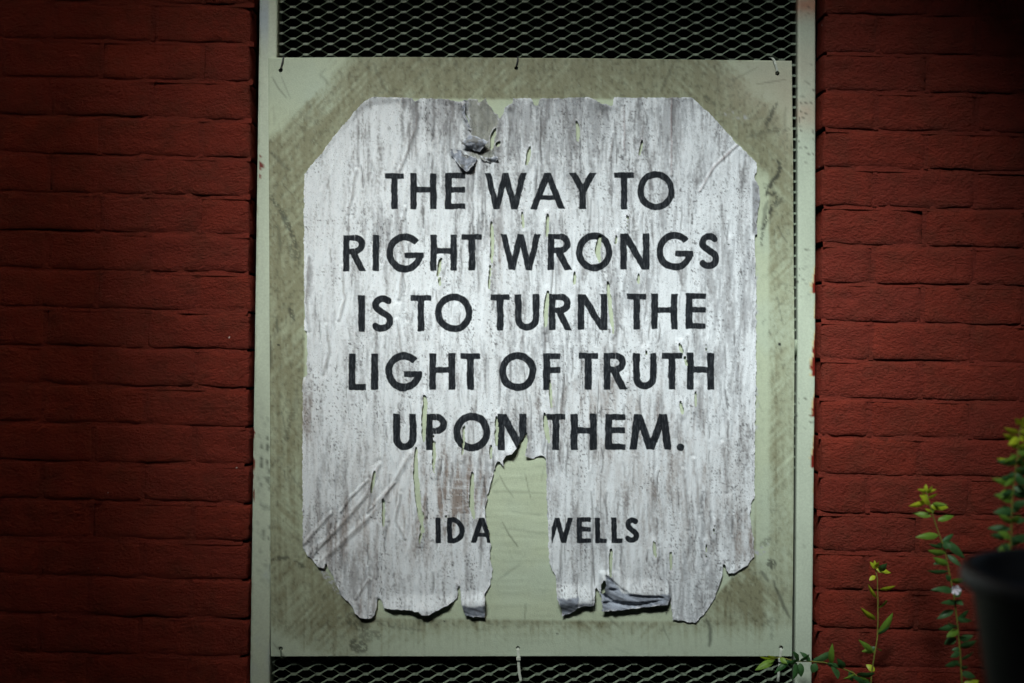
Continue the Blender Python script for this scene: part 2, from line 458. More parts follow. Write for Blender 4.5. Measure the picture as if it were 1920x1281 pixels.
# ------------------------------------------------------------------ grille: posts, crossbar, expanded mesh
YF = 0.0045
grille = empty('window_grille', P(1000, 1690, 0.03))
tag(grille, 'pale green steel window grille of expanded diamond mesh behind the poster panel', 'grille')
def post_color(x, y, left):
    base = np.tile(lin(186, 198, 178), (len(x), 1))
    b1 = fbm(x / 40, y / 160, 3)
    base = base * (0.86 + 0.28 * b1)[:, None]
    def mixc(m, c):
        nonlocal base
        base = base * (1 - m[:, None]) + np.array(c)[None] * m[:, None]
    if left:
        ex = 485 - 0.0142 * y
        blue = ss(.5, .8, fbm(x / 30, y / 60, 5)) * np.exp(-((y - 1120) / 110) ** 2) + 0.6 * np.exp(-((y - 30) / 50) ** 2) * (x < 503)
        mixc(np.clip(blue, 0, .65), lin(150, 166, 190))
        for cx, cy, rx, ry in ((487, 292, 2.5, 4), (488, 310, 3.5, 10), (487, 330, 1.5, 5), (473, 812, 4, 12), (473, 872, 4.5, 14), (471, 895, 3, 22), (475, 930, 2, 12), (474, 620, 1.5, 6)):
            d = ((x - cx) / rx) ** 2 + ((y - cy) / ry) ** 2
            mixc(ss(1.2, .7, d + 1.3 * (fbm(x / 3, y / 3, 9) - .5)), lin(112, 34, 26))
        smut = ss(.5, .75, fbm(x / 3.5, y / 9, 21)) * (np.exp(-((y - 850) / 60) ** 2) + .6 * np.exp(-((y - 1000) / 90) ** 2)) * ss(478, 496, x + .012 * (y - 600))
        mixc(np.clip(smut, 0, .8), lin(70, 76, 66))
        edge = ss(.45, .7, fbm(x / 4, y / 14, 31)) * ss(4, 0, np.abs(x - ex - 1)) * .5
        mixc(edge, lin(120, 110, 80))
    else:
        for cy, sg, a in ((5, 26, .75), (212, 26, .35), (120, 60, .18)):
            mixc(a * np.exp(-((y - cy) / sg) ** 2) * (.7 + .6 * fbm(x / 12, y / 12, 4)), lin(190, 128, 100))
        # scraped edge showing red under-paint
        for y0, y1, wd in ((495, 552, 9), (560, 600, 3), (618, 708, 10), (727, 782, 9), (795, 882, 9), (900, 925, 3)):
            t = (y - y0) / (y1 - y0)
            prof = np.where((t > 0) & (t < 1), wd * np.clip(t, 0, 1) ** .8 * (t < .97), 0)
            wv = prof * (.55 + .9 * vn(x / 50, y / 6, 12))
            dd = (1530.5 - .0055 * np.maximum(y - 640, 0)) - x
            mixc(ss(1.5, -.5, dd - wv) * (prof > 0), lin(205, 190, 140))
            mixc(ss(1.0, -.5, dd - wv + 1.4) * (prof > 0), lin(122, 36, 26))
        dots = ss(.80, .84, vn(x / 3, y / 3, 55)) * ss(.55, .7, fbm(x / 60, y / 60, 3))
        mixc(dots * .7, lin(70, 70, 60))
    return base
def post(left):
    ys = np.arange(OPT + 4, OPB - 3, 4.0)
    us = np.array([0, .012, .04, .09, .16, .3, .45, .6, .75, .86, .93, .97, .99, 1.0])
    dy = np.array([.004, .0022, .0008, .0002, 0, 0, 0, 0, 0, 0, .0004, .0012, .0025, .004])
    if left: l = 485 - .0142 * ys; r = 519.5 - .0117 * ys
    else: l = 1497 - np.maximum(0, ys - 640) * .0078; r = 1531 - np.maximum(0, ys - 640) * .011
    X = l[:, None] + (r - l)[:, None] * us[None]; Y = np.repeat(ys[:, None], len(us), 1)
    H = np.repeat(dy[None], len(ys), 0) + .0006 * (fbm(X / 30, Y / 90, 2, 3) - .5)
    v = np.stack([(X - 960) * S, YF + H, -(Y - 640.5) * S], -1).reshape(-1, 3)
    col = post_color(X.ravel(), Y.ravel(), left)
    ny, nx = X.shape; idx = np.arange(ny * nx).reshape(ny, nx)
    f = np.stack([idx[:-1, :-1], idx[1:, :-1], idx[1:, 1:], idx[:-1, 1:]], -1).reshape(-1, 4)
    # side flanges going back
    nb0 = len(v); bl = v[idx[:, 0]].copy(); br = v[idx[:, -1]].copy(); bl[:, 1] = YF + .036; br[:, 1] = YF + .036
    v = np.concatenate([v, bl, br]); col = np.concatenate([col, col[idx[:, 0]], col[idx[:, -1]]])
    L = nb0 + np.arange(ny); R = nb0 + ny + np.arange(ny)
    f = np.concatenate([f, np.stack([L[:-1], L[1:], idx[1:, 0], idx[:-1, 0]], -1), np.stack([idx[:-1, -1], idx[1:, -1], R[1:], R[:-1]], -1),
                        np.stack([R[:-1], R[1:], L[1:], L[:-1]], -1)])
    return mesh_obj('post', v, f, M['frame'], grille, True, {'col': col})
post(True); post(False)
def bar(px0, px1, py0, py1, y0, y1):
    X, Y = grid(px0, py0, px1, py1, 6)
    mb = MB(); pbox(mb, px0, px1, py0, py1, y0, y1)
    v = np.array(mb.v); c = np.tile(lin(168, 180, 158), (len(v), 1))
    return mesh_obj('crossbar', v, np.array(mb.f), M['frame'], grille, False, {'col': c})
bar(516, 1499, 637, 666, YF + .0035, YF + .0085)
bar(516, 1499, OPT + 6, OPT + 40, YF + .0035, YF + .03)
bar(495, 1492, OPB - 40, OPB - 6, YF + .0035, YF + .03)
# expanded metal: each strand a twisted flat bar, knuckles flat
mv, mf = [], []
PXW, PYH = 46.2, 20.05
def strand(x0, y0, x1, y1, up):
    b = len(mv)
    hw = 1.25; yb = YF + .0135
    d0, d1 = (0.0, 0.0025)
    lx, ly = x1 - x0, y1 - y0
    for t, (x, y) in enumerate(((x0, y0), (x1, y1))):
        for s_, dd in ((-1, -.0012), (1, .0012)):
            for bk in (0, .0016):
                p = P(x, y + s_ * hw, 0)
                mv.append((p.x, yb + dd * up + bk, p.z))
    mf.extend([tuple(b + i for i in q) for q in ((0, 2, 6, 4), (2, 3, 7, 6), (3, 1, 5, 7), (1, 0, 4, 5))])
def knuckle(x, y):
    b = len(mv); yb = YF + .0125
    for dx, dy in ((-6, 1.2), (-4.6, -1.9), (4.6, -1.9), (6, 1.2), (4.4, 2.5), (-4.4, 2.5)):
        p = P(x + dx, y + dy, 0); mv.append((p.x, yb - .0008 * (dy > 0), p.z))
    for dx, dy in ((-6, 1.2), (-4.6, -1.9), (4.6, -1.9), (6, 1.2), (4.4, 2.5), (-4.4, 2.5)):
        p = P(x + dx, y + dy, 0); mv.append((p.x, yb + .003, p.z))
    mf.append(tuple(b + i for i in range(5, -1, -1)))
    for i in range(6): mf.append((b + i, b + (i + 1) % 6, b + 6 + (i + 1) % 6, b + 6 + i))
r0 = int((OPT + 20 - 67) / (PYH / 2)); r1 = int((OPB - 20 - 67) / (PYH / 2))
for r in range(r0, r1):
    y = 67 + r * PYH / 2
    lim0, lim1 = (515 - .0117 * y), 1499 - max(0, y - 640) * .0078
    ph = 546 + (PXW / 2 if r % 2 else 0)
    k0 = int((lim0 - ph) / PXW) - 1
    for k in range(k0, k0 + 26):
        x = ph + k * PXW + 1.2 * math.sin(r * .23 + k * .6) + rng.uniform(-.4, .4)
        if lim0 + 4 < x < lim1 - 4: knuckle(x, y)
        for sx in (-1, 1):
            xa, xb = x + sx * 4.6, x + sx * (PXW / 2 - 4.6)
            ya, yb_ = y + .8, y + PYH / 2 - .8
            if min(xa, xb) > lim0 - 4 and max(xa, xb) < lim1 + 4: strand(xa, ya, xb, yb_, sx)
            elif lim0 < x < lim1:      # clipped at the post
                l = lim0 if sx < 0 else lim1
                t = (l - xa) / (xb - xa)
                if 0 < t < 1: strand(xa, ya, l, ya + (yb_ - ya) * t, sx)
mesh_obj('mesh_infill', mv, mf, M['mesh'], grille)

# ------------------------------------------------------------------ panel
PAN = [(503.5, 108.5), (760, 107.0), (1100, 109.5), (1484.5, 114.5), (1487, 300), (1489.5, 640), (1488, 950), (1485, 1231), (1000, 1230.5), (508, 1231.0), (506, 700), (504, 300)]
def local(x, y, pts, pad):
    xs = [p[0] for p in pts]; ys_ = [p[1] for p in pts]
    return (x > min(xs) - pad) & (x < max(xs) + pad) & (y > min(ys_) - pad) & (y < max(ys_) + pad)
def blob(x, y, cx, cy, rx, ry): return np.exp(-((x - cx) / rx) ** 2 - ((y - cy) / ry) ** 2)
POSTER_OUT = [(700, 184.5), (1299, 184), (1418, 302), (1418, 940), (1412, 1040), (1300, 1168), (690, 1160), (568, 1027), (570, 324)]
panel_strokes = [  # (points, width, strength)
    ([(505, 366), (530, 400), (548, 440), (556, 470)], 9, .8), ([(520, 420), (527, 470)], 5, .45), ([(550, 455), (556, 488)], 22, .55),
    ([(541, 574), (552, 602)], 7, .8), ([(518, 598), (521, 622)], 5, .6), ([(507, 640), (509, 690)], 4, .6),
    ([(1458, 300), (1463, 312), (1458, 330), (1446, 346), (1436, 368)], 7, 1.0), ([(1436, 362), (1456, 362)], 8, .9), ([(1432, 345), (1438, 352)], 9, .7),
    ([(1460, 367), (1447, 388), (1436, 415), (1430, 430), (1427, 460)], 6, 1.0), ([(1468, 371), (1452, 388)], 4, .7), ([(1440, 378), (1434, 395), (1430, 428)], 5, .6),
    ([(1456, 192), (1446, 216), (1434, 238)], 6, .75), ([(1398, 258), (1440, 246), (1488, 243)], 6, .45), ([(1400, 250), (1432, 262)], 10, .35), ([(1472, 200), (1471, 250)], 3, .3),
    ([(700, 118), (720, 165), (735, 178)], 4, .35), ([(612, 128), (600, 140), (618, 160)], 3, .3), ([(508, 284), (540, 318)], 5, .45),
    ([(1262, 120), (1240, 170)], 4, .4), ([(1320, 182), (1342, 196)], 10, .5),
    ([(507, 1050), (525, 1047), (543, 1046)], 6, .8), ([(553, 1050), (572, 1068)], 8, .7), ([(650, 1152), (690, 1182)], 26, .55), ([(655, 1205), (688, 1218)], 24, .75), ([(672, 1196), (716, 1190)], 20, .5), ([(700, 1165), (790, 1182)], 8, .45),
    ([(1425, 1026), (1446, 1008)], 12, .5), ([(1440, 1050), (1452, 1066)], 18, .9), ([(1428, 1070), (1440, 1090)], 5, .6), ([(1449, 1090), (1464, 1125), (1480, 1158)], 4, .7),
    ([(1325, 1160), (1332, 1185), (1330, 1212)], 5, .75), ([(1316, 1172), (1330, 1168)], 8, .5), ([(1447, 1170), (1448, 1203)], 6, .35), ([(1430, 1172), (1458, 1162)], 14, .3),
    ([(548, 770), (540, 800), (536, 830)], 8, .45), ([(560, 740), (545, 790)], 12, .3), ([(925, 921), (1024, 925)], 1.8, .3), ([(960, 960), (1020, 966)], 1.6, .25), ([(940, 990), (1018, 1000)], 2, .22), ([(935, 1085), (975, 1060)], 2, .3)]
def panel_col(x, y):
    n = len(x)
    clean = lin(186, 198, 171); dirt = lin(134, 135, 108); mint = lin(178, 193, 175)
    out = poly_sd(x, y, POSTER_OUT)                        # <0 beneath the poster
    wx = x + 26 * (fbm(x / 60, y / 60, 71) - .5); wy = y + 26 * (fbm(x / 60, y / 60, 72) - .5)
    d = np.full(n, .55, np.float32)
    # paste-stained band round the poster (outline of the older, larger bill)
    old = poly_sd(wx, wy, [(470, 290), (650, 112), (680, 60), (1330, 60), (1360, 130), (1470, 215), (1530, 330), (1530, 1130), (1440, 1240), (640, 1250), (470, 1150)])
    d = .15 + .75 * ss(14, -14, old + 8 * (fbm(x / 9, y / 9, 5) - .5))
    d += .25 * (fbm(x / 45, y / 45, 8) - .5) + .35 * (fbm(x / 9, y / 16, 9, 5) - .5)
    d -= .75 * blob(x, y, 545, 150, 75, 46) + .35 * blob(x, y, 520, 235, 34, 26) + .5 * blob(x, y, 1450, 150, 60, 45) + .35 * blob(x, y, 1470, 220, 22, 50)
    d -= .75 * ss(1100, 1225, y) * ss(640, 760, x) * (.6 + .6 * fbm(x / 70, y / 30, 15)) + .35 * ss(1165, 1225, y)
    d -= .25 * ss(520, 900, y) * ss(640, 560, x)
    d += .28 * (vn(x / 3.0, y / 4.0, 701) - .5) * ss(.1, .5, d)
    sel = fbm(x / 110, y / 110, 703, 2) + .25 * ss(900, 500, x) * ss(400, 200, y)
    for k_, (an, lo, hi) in enumerate(((-.8, .52, .62), (.75, .38, .48), (1.45, 0, 0))):      # brushed smears in three directions
        ca, sa = math.cos(an), math.sin(an)
        st = fbm((x * ca + y * sa) / 70, (y * ca - x * sa) / 5.5, 710 + k_, 4) - .5
        wgt = ss(lo, hi, sel) if k_ == 0 else (ss(hi, lo, sel) if k_ == 1 else .6)
        d += .8 * st * wgt
    runs = ss(.6, .74, vn(x / 5, y / 400, 720)) * fbm(x / 6, y / 60, 721) * ss(100, 200, y)
    d += .35 * runs
    d -= .5 * ss(1420, 1445, x) * ss(400, 620, y) * (.5 + .9 * fbm(x / 14, y / 120, 16))
    d += .25 * ss(1440, 1452, x) * ss(1478, 1464, x) * ss(500, 900, y) * fbm(x / 20, y / 80, 77)
    d += .22 * ss(1330, 1400, x) * ss(1085, 1110, y) * ss(1190, 1150, y)
    d += .25 * ss(1160, 1166, y) * ss(1185, 1166, y) * fbm(x / 60, y / 8, 44)
    # fresh, clean paint where the poster came away
    inner = ss(2, -5, out)
    d = d * (1 - inner) + .06 * inner + inner * .3 * (fbm(x / 60, y / 12, 18) - .5)
    strip = ss(1414, 1420, x) * ss(1446, 1438, x) * ss(300, 340, y) * ss(1090, 1040, y)
    d = d * (1 - .85 * strip)
    d = np.clip(d, 0, 1)
    c = clean[None] * (1 - d[:, None]) + dirt[None] * d[:, None]
    m = ss(.55, .85, fbm(x / 120, y / 90, 22)) * .5 + .6 * blob(x, y, 545, 150, 80, 60) + .5 * ss(1100, 1230, y) * (1 - inner)
    m = np.clip(m, 0, .8) * (1 - d)
    c = c * (1 - m[:, None]) + mint[None] * m[:, None]
    pk = .55 * blob(x, y, 1440, 150, 80, 70) + .35 * blob(x, y, 1480, 215, 25, 80)
    c = c * (1 - pk[:, None]) + lin(176, 166, 145)[None] * pk[:, None]
    # fine drips and grime
    g = ss(.5, .8, fbm(x / 4, y / 6, 33, 5)) * (.10 + .55 * d)
    c = c * (1 - .6 * g[:, None])
    sc = np.zeros(n, np.float32)
    for pts, wd, st in panel_strokes:
        xs = [p[0] for p in pts]; ysv = [p[1] for p in pts]
        k = (x > min(xs) - 30) & (x < max(xs) + 30) & (y > min(ysv) - 30) & (y < max(ysv) + 30)
        if not k.any(): continue
        xx, yy = x[k], y[k]
        s_ = line_sd(xx + 5 * (fbm(xx / 10, yy / 10, 3) - .5), yy + 5 * (fbm(xx / 10, yy / 10, 4) - .5), pts, wd)
        br = ss(.3, .55, fbm(xx / 3.2, yy / 3.2, 61)) if wd > 5 else 1
        sc[k] = np.maximum(sc[k], ss(3.2, -1.2, s_) * st * br)
    r2 = random.Random(77)
    for i_ in range(130):
        px_, py_ = r2.uniform(506, 1486), r2.uniform(110, 1228); an = r2.gauss(1.3, .6); ln = r2.uniform(8, 60)
        pts = [(px_, py_), (px_ + ln * math.cos(an) * .5 + r2.uniform(-3, 3), py_ + ln * math.sin(an) * .5), (px_ + ln * math.cos(an), py_ + ln * math.sin(an))]
        k = local(x, y, pts, 8); sc[k] = np.maximum(sc[k], ss(1.8, -.8, line_sd(x[k], y[k], pts, r2.uniform(.8, 2.6))) * r2.uniform(.15, .55))
    dk = lin(52, 54, 46)
    c = c * (1 - .85 * sc[:, None]) + dk[None] * (.85 * sc[:, None])
    pale = ss(4, -2, line_sd(x, y, [(1440, 1020), (1416, 1040)], 14)) * ss(.5, .6, fbm(x / 4, y / 4, 66)) + .7 * ss(6, -3, line_sd(x, y, [(1352, 208), (1400, 222)], 10)) * ss(.5, .62, fbm(x / 6, y / 6, 67))
    pale += ss(3, -1, line_sd(x, y, [(598, 1062), (616, 1086), (640, 1116)], 10)) * ss(.45, .6, fbm(x / 3, y / 3, 68))
    pale += .8 * ss(2.5, -1, np.abs(x - 1417) - 3.5) * ss(.55, .66, fbm(x / 4, y / 9, 69)) * (y > 480) * (y < 840)
    pale = np.clip(pale, 0, 1)
    c = c * (1 - pale[:, None]) + lin(176, 180, 184)[None] * pale[:, None]
    for cx, cy, r in ((1462, 645.5, 2.6), (522.5, 647, 2), (1045, 1189, 1.4), (833, 1165, 1.6), (1250, 1150, 1.5)):
        m = ss(r + 1.2, r - .6, np.hypot(x - cx, y - cy)); c = c * (1 - m[:, None]) + np.array([.012, .012, .012])[None] * m[:, None]
    return c
def panel_h(x, y):
    h = .0009 * (fbm(x / 160, y / 200, 90, 2) - .5) * 2 + .0003 * (fbm(x / 25, y / 25, 91, 3) - .5)
    old = np.abs(poly_sd(x, y, [(470, 290), (650, 112), (680, 60), (1330, 60), (1360, 130), (1470, 215), (1530, 330), (1530, 1130), (1440, 1240), (640, 1250), (470, 1150)]))
    rip = ((y > 850) & (x > 905) & (x < 1040)) * .0005 * (vn(x / 60, y / 6, 93) - .5)
    return h + rip
HOLES = [(526.5, 132, 4.2), (968, 128, 4.0), (1457.5, 138, 4.4), (526.5, 1216, 4.0), (971, 1215, 4.0), (1464.5, 1215, 4.0)]
X, Y = grid(500, 103, 1494, 1235, 2.6)
sd = poly_sd(X, Y, PAN)
for cx, cy, r in HOLES: sd = np.maximum(sd, r - np.hypot(X - cx, Y - cy))
panel = sheet('backing_panel', X, Y, sd, panel_h, panel_col, M['panel'], None, thick=0.0028)
tag(panel, 'grime-stained sage green sheet metal panel tied to the diamond mesh grille', 'panel')

# ------------------------------------------------------------------ poster
OUT = [(700, 184.5), (773, 184.5), (777, 190), (782, 190), (788, 185), (820, 186), (842, 188), (862, 194), (872, 193), (880, 186), (896, 187), (897, 198), (901.5, 191), (911, 185),
       (914, 194), (921, 202), (927, 210.6), (934, 216), (936.6, 231), (939.5, 219), (943.7, 213), (948, 203.6), (960.5, 195), (962, 185.5), (995.7, 185), (1002.7, 199), (1008, 201), (1011, 186),
       (1098, 184), (1110, 187), (1125, 196), (1148, 199.5), (1150, 184), (1296, 184), (1339.5, 223.6), (1382, 272), (1415, 302), (1418, 306), (1416.5, 325), (1413, 333), (1420, 345), (1424, 362), (1423, 382), (1418, 421),
       (1418.5, 439), (1413.5, 443), (1416.5, 511), (1417, 687), (1414.5, 811), (1413.5, 930), (1407, 942), (1405, 972), (1412, 1009), (1412, 1043), (1397, 1062), (1379, 1072), (1365, 1074), (1361, 1068),
       (1357.6, 1052), (1354, 1040), (1353, 1075), (1341, 1111.5), (1339.5, 1120.6), (1321, 1148), (1303, 1167), (1293, 1167), (1282, 1163), (1261, 1161), (1258.5, 1136), (1256, 1112),
       (1253, 1122), (1250, 1130), (1190, 1137), (1160, 1141), (1128, 1144.5), (1127, 1120), (1126, 1112), (1117.5, 1098), (1115, 1103), (1113, 1133), (1085, 1136), (1083.5, 1124), (1082, 1136), (1072, 1146), (1054, 1152), (1052, 1136), (1043.5, 1117.5),
       (1042, 1081), (1030, 1054), (1027, 985), (1025, 939), (1024.5, 872), (1022, 859), (1015, 853), (1006, 857), (1000, 860), (989, 858), (984, 851), (988, 838), (989.5, 825), (987, 800),
       (984, 814), (981.5, 822), (970, 837), (960, 850), (949, 852.5), (943, 863), (945, 874), (938, 867), (932, 862), (926, 885), (920, 907), (916, 922), (911, 945), (910, 968), (918, 1000), (920, 1016), (919, 1047), (923, 1065), (919, 1097), (910, 1112),
       (906, 1109), (911, 1120), (910, 1155), (872, 1152), (866, 1130), (861, 1096), (857, 1078), (857.5, 1122), (840, 1132), (828, 1138), (805, 1149.5), (792, 1150), (787, 1143.5), (767, 1141), (720, 1139), (717, 1129), (709, 1118), (708, 1133), (704, 1151), (697, 1158),
       (676.5, 1156), (666, 1147), (659, 1132), (641.5, 1117), (627, 1085), (612, 1052), (608, 1065), (595, 1059), (581.6, 1046), (568.5, 1027), (567.6, 907), (568.5, 708), (577, 704), (576, 623), (571, 618), (571, 329), (576, 322), (583, 312), (598, 295), (627, 257), (659, 219), (682, 194)]
TEARS = [([(868, 197), (873, 214), (882, 249)], 4.0), ([(929.6, 241), (924, 258), (921, 283)], 7), ([(938, 267), (930, 276)], 6), ([(1081, 226), (1084, 269)], 6), ([(994, 274), (991, 290), (987, 313)], 6),
         ([(1204, 258), (1198, 299)], 4), ([(922, 412), (923, 450), (922, 496)], 6), ([(920, 494), (916, 548)], 4), ([(828, 480), (820, 521)], 5.5), ([(823, 516), (827, 541)], 4), ([(979, 396), (982, 433)], 4), ([(1027, 399), (1025, 446)], 5),
         ([(1126, 438), (1120, 470), (1124, 494)], 7.5), ([(1077, 507), (1077, 540)], 4.5), ([(1027, 541), (1024, 575), (1022, 619)], 7), ([(1138, 522), (1143, 570), (1150, 628)], 6), ([(1176, 393), (1176, 431)], 3.5), ([(1196, 510), (1196, 534)], 3.5),
         ([(1273, 640), (1279, 664)], 5), ([(1281, 664), (1288, 690)], 4), ([(1155, 438), (1154, 464)], 3.5), ([(1366, 448), (1365, 468)], 3), ([(794, 735), (798, 752), (795, 790), (795, 830)], 7.5), ([(781, 834), (780, 892), (786, 950), (795, 1000)], 8), ([(795, 955), (787, 1019)], 4.5),
         ([(814, 814), (814, 893)], 5), ([(871, 786), (869, 828), (866, 861)], 4), ([(931.5, 775), (930.5, 841)], 5), ([(921, 830), (919, 866)], 4), ([(886, 882), (884, 947), (891, 976)], 7.5), ([(704, 878), (697, 926)], 5), ([(720, 930), (719, 990)], 5),
         ([(1030, 702), (1034, 777)], 4), ([(1020, 773), (1023, 795), (1029, 832)], 7), ([(1275, 750), (1279, 779)], 5), ([(1305, 723), (1302, 771)], 3.5), ([(1145, 1022), (1143, 1081)], 5), ([(1131, 1085), (1129, 1112)], 6), ([(1226, 1013), (1228, 1047)], 5), ([(1256, 1020), (1258, 1075)], 4), ([(1339, 975), (1337, 1008)], 3),
         ([(837, 955), (835, 985)], 3), ([(1323, 1015), (1322, 1052)], 3), ([(1177, 705), (1176, 725)], 2.5), ([(1211, 652), (1212, 676)], 3), ([(1323, 640), (1323, 665)], 2.5)]
def wob(x, y, s=1.0):
    return (x + s * (3.2 * (fbm(x / 11, y / 11, 101, 3) - .5) + 2.2 * (vn(x / 3.3, y / 3.3, 103) - .5)),
            y + s * (3.2 * (fbm(x / 11, y / 11, 102, 3) - .5) + 2.2 * (vn(x / 3.3, y / 3.3, 104) - .5)))
def tear_sd(x, y):
    xw, yw = wob(x, y, .8)
    d = np.full(x.shape, 40.0, np.float32)
    for pts, wd in TEARS:
        k = local(x, y, pts, 30)
        d[k] = np.minimum(d[k], line_sd(xw[k], yw[k], pts, wd * 1.3))
    return d
def poster_sd(x, y):
    xw, yw = wob(x, y)
    return np.maximum(poly_sd(xw, yw, OUT), -tear_sd(x, y))

# --- hand-painted lettering, as strokes
def letter(ch, x0, x1, y0, y1, t):
    w_, h = x1 - x0, y1 - y0; b = t * .86; L = []
    box = lambda ax, ay, bx, by, th=t: L.append(('s', ax, ay, bx, by, th))
    if ch == 'I': box((x0 + x1) / 2, y0, (x0 + x1) / 2, y1, w_)
    elif ch == 'T': box(x0, y0 + b / 2, x1, y0 + b / 2, b); box((x0 + x1) / 2, y0, (x0 + x1) / 2, y1)
    elif ch == 'H': box(x0 + t / 2, y0, x0 + t / 2, y1); box(x1 - t / 2, y0, x1 - t / 2, y1); box(x0, y0 + h * .46, x1, y0 + h * .46, b)
    elif ch in 'EF':
        box(x0 + t / 2, y0, x0 + t / 2, y1); box(x0, y0 + b / 2, x1, y0 + b / 2, b); box(x0, y0 + h * .46, x1, y0 + h * .46, b)
        if ch == 'E': box(x0, y1 - b / 2, x1, y1 - b / 2, b)
    elif ch == 'L': box(x0 + t / 2, y0, x0 + t / 2, y1); box(x0, y1 - b / 2, x1, y1 - b / 2, b)
    elif ch == 'W':
        p = [(x0 + t * .5, y0), (x0 + w_ * .29, y1), (x0 + w_ * .5, y0), (x0 + w_ * .71, y1), (x1 - t * .5, y0)]
        for a, c in zip(p[:-1], p[1:]): L.append(('v', *a, *c, t * .92))
    elif ch == 'M':
        p = [(x0 + t * .55, y1), (x0 + w_ * .2, y0), (x0 + w_ * .5, y1), (x0 + w_ * .8, y0), (x1 - t * .55, y1)]
        for a, c in zip(p[:-1], p[1:]): L.append(('v', *a, *c, t))
    elif ch == 'A':
        m = x0 + w_ * .5
        L.append(('v', x0 + t * .55, y1, m, y0, t)); L.append(('v', m, y0, x1 - t * .55, y1, t)); box(x0 + w_ * .22, y0 + h * .68, x1 - w_ * .22, y0 + h * .68, b * .9)
    elif ch == 'Y':
        m = (x0 + x1) / 2
        L.append(('v', x0 + t * .6, y0, m, y0 + h * .52, t)); L.append(('v', x1 - t * .6, y0, m, y0 + h * .52, t)); box(m, y0 + h * .46, m, y1)
    elif ch == 'N':
        box(x0 + t / 2, y0, x0 + t / 2, y1); box(x1 - t / 2, y0, x1 - t / 2, y1); L.append(('v', x0 + t * .6, y0, x1 - t * .6, y1, t))
    elif ch == 'O': L.append(('a', (x0 + x1) / 2, (y0 + y1) / 2, (w_ - t) / 2, (h - t) / 2, -181, 181, t))
    elif ch == 'G':
        L.append(('a', (x0 + x1) / 2, (y0 + y1) / 2, (w_ - t) / 2, (h - t) / 2, 40, 362, t)); box(x0 + w_ * .5, y0 + h * .56, x1, y0 + h * .56, b)
    elif ch == 'U':
        r = (w_ - t) / 2
        box(x0 + t / 2, y0, x0 + t / 2, y1 - r - t / 2 + 1); box(x1 - t / 2, y0, x1 - t / 2, y1 - r - t / 2 + 1); L.append(('a', (x0 + x1) / 2, y1 - r - t / 2, r, r, 180, 360, t))
    elif ch in 'PR':
        f = .56 if ch == 'P' else .53
        r = (h * f - b) / 2; cx = x1 - t / 2 - r if ch == 'P' else x1 - t * .62 - r
        box(x0 + t / 2, y0, x0 + t / 2, y1); box(x0, y0 + b / 2, cx, y0 + b / 2, b); box(x0, y0 + h * f - b / 2, cx, y0 + h * f - b / 2, b)
        L.append(('a', cx, y0 + b / 2 + r, r, r, -90, 90, t * .95))
        if ch == 'R': L.append(('v', x0 + w_ * .42, y0 + h * f - b * .6, x1 - t * .5, y1, t))
    elif ch == 'D':
        r = (h - b) / 2; rx = min(r, w_ - t * 1.4)
        box(x0 + t / 2, y0, x0 + t / 2, y1); cx = x1 - t / 2 - rx
        box(x0, y0 + b / 2, cx, y0 + b / 2, b); box(x0, y1 - b / 2, cx, y1 - b / 2, b); L.append(('a', cx, (y0 + y1) / 2, rx, r, -90, 90, t))
    elif ch == 'S':
        r1, r2 = h * .27 - t / 2, h * .29 - t / 2; cx = (x0 + x1) / 2
        rx1, rx2 = w_ * .46 - t / 2, w_ * .5 - t / 2
        c1, c2 = y0 + t / 2 + r1, y1 - t / 2 - r2
        pts = []
        for a in range(38, 226, 11): pts.append((cx + .03 * w_ + rx1 * math.cos(math.radians(a)), c1 - r1 * math.sin(math.radians(a))))
        for a in range(45, -151, -11): pts.append((cx + rx2 * math.cos(math.radians(a)), c2 - r2 * math.sin(math.radians(a))))
        L.append(('p', pts, t))
    elif ch == '.': L.append(('d', (x0 + x1) / 2, (y0 + y1) / 2, w_ / 2))
    return L
TEXT = [(326, 393, 323.5, 393, 12.2, [('T', 722, 758), ('H', 769.4, 819), ('E', 835, 872.7), ('W', 908.6, 987.5), ('A', 993.6, 1060), ('Y', 1066, 1119), ('T', 1150.7, 1188.5), ('O', 1194.5, 1264)]),
        (441, 509.5, 437.5, 505, 12.4, [('R', 643.8, 686.7), ('I', 699, 711.5), ('G', 724.7, 794), ('H', 807, 857), ('T', 866, 904), ('W', 938, 1014), ('R', 1026.8, 1071.5), ('O', 1079.7, 1147.7), ('N', 1162.8, 1217), ('G', 1230, 1299), ('S', 1307.8, 1347.7)]),
        (554, 623, 550, 616.5, 12.6, [('I', 672, 684.7), ('S', 695, 738), ('T', 770, 809), ('O', 815.8, 886), ('T', 919.7, 956), ('U', 965.5, 1011), ('R', 1029, 1071.5), ('N', 1083, 1138.6), ('T', 1174.9, 1211.7), ('H', 1220.8, 1270), ('E', 1285, 1323)]),
        (663, 731.4, 661.5, 730.5, 13.2, [('L', 654, 687), ('I', 696, 710), ('G', 723, 792), ('H', 805, 854), ('T', 863, 900.7), ('O', 935.5, 1005.7), ('F', 1018, 1051), ('T', 1084, 1121), ('R', 1131, 1174.9), ('U', 1186, 1231), ('T', 1240.7, 1278.5), ('H', 1287, 1338.6)]),
        (775.5, 844.5, 776, 843, 13.6, [('U', 737, 781), ('P', 798.5, 838.5), ('O', 850, 919.7), ('N', 933, 987), ('T', 1024, 1060), ('H', 1069.7, 1119), ('E', 1134, 1172), ('M', 1179, 1259.5)]),
        (970, 1018, 969.5, 1017.5, 10.0, [('I', 817, 827), ('D', 838.5, 872), ('A', 882, 925), ('W', 1014, 1074), ('E', 1081, 1108), ('L', 1115, 1137.7), ('L', 1145.6, 1167), ('S', 1170, 1198)])]
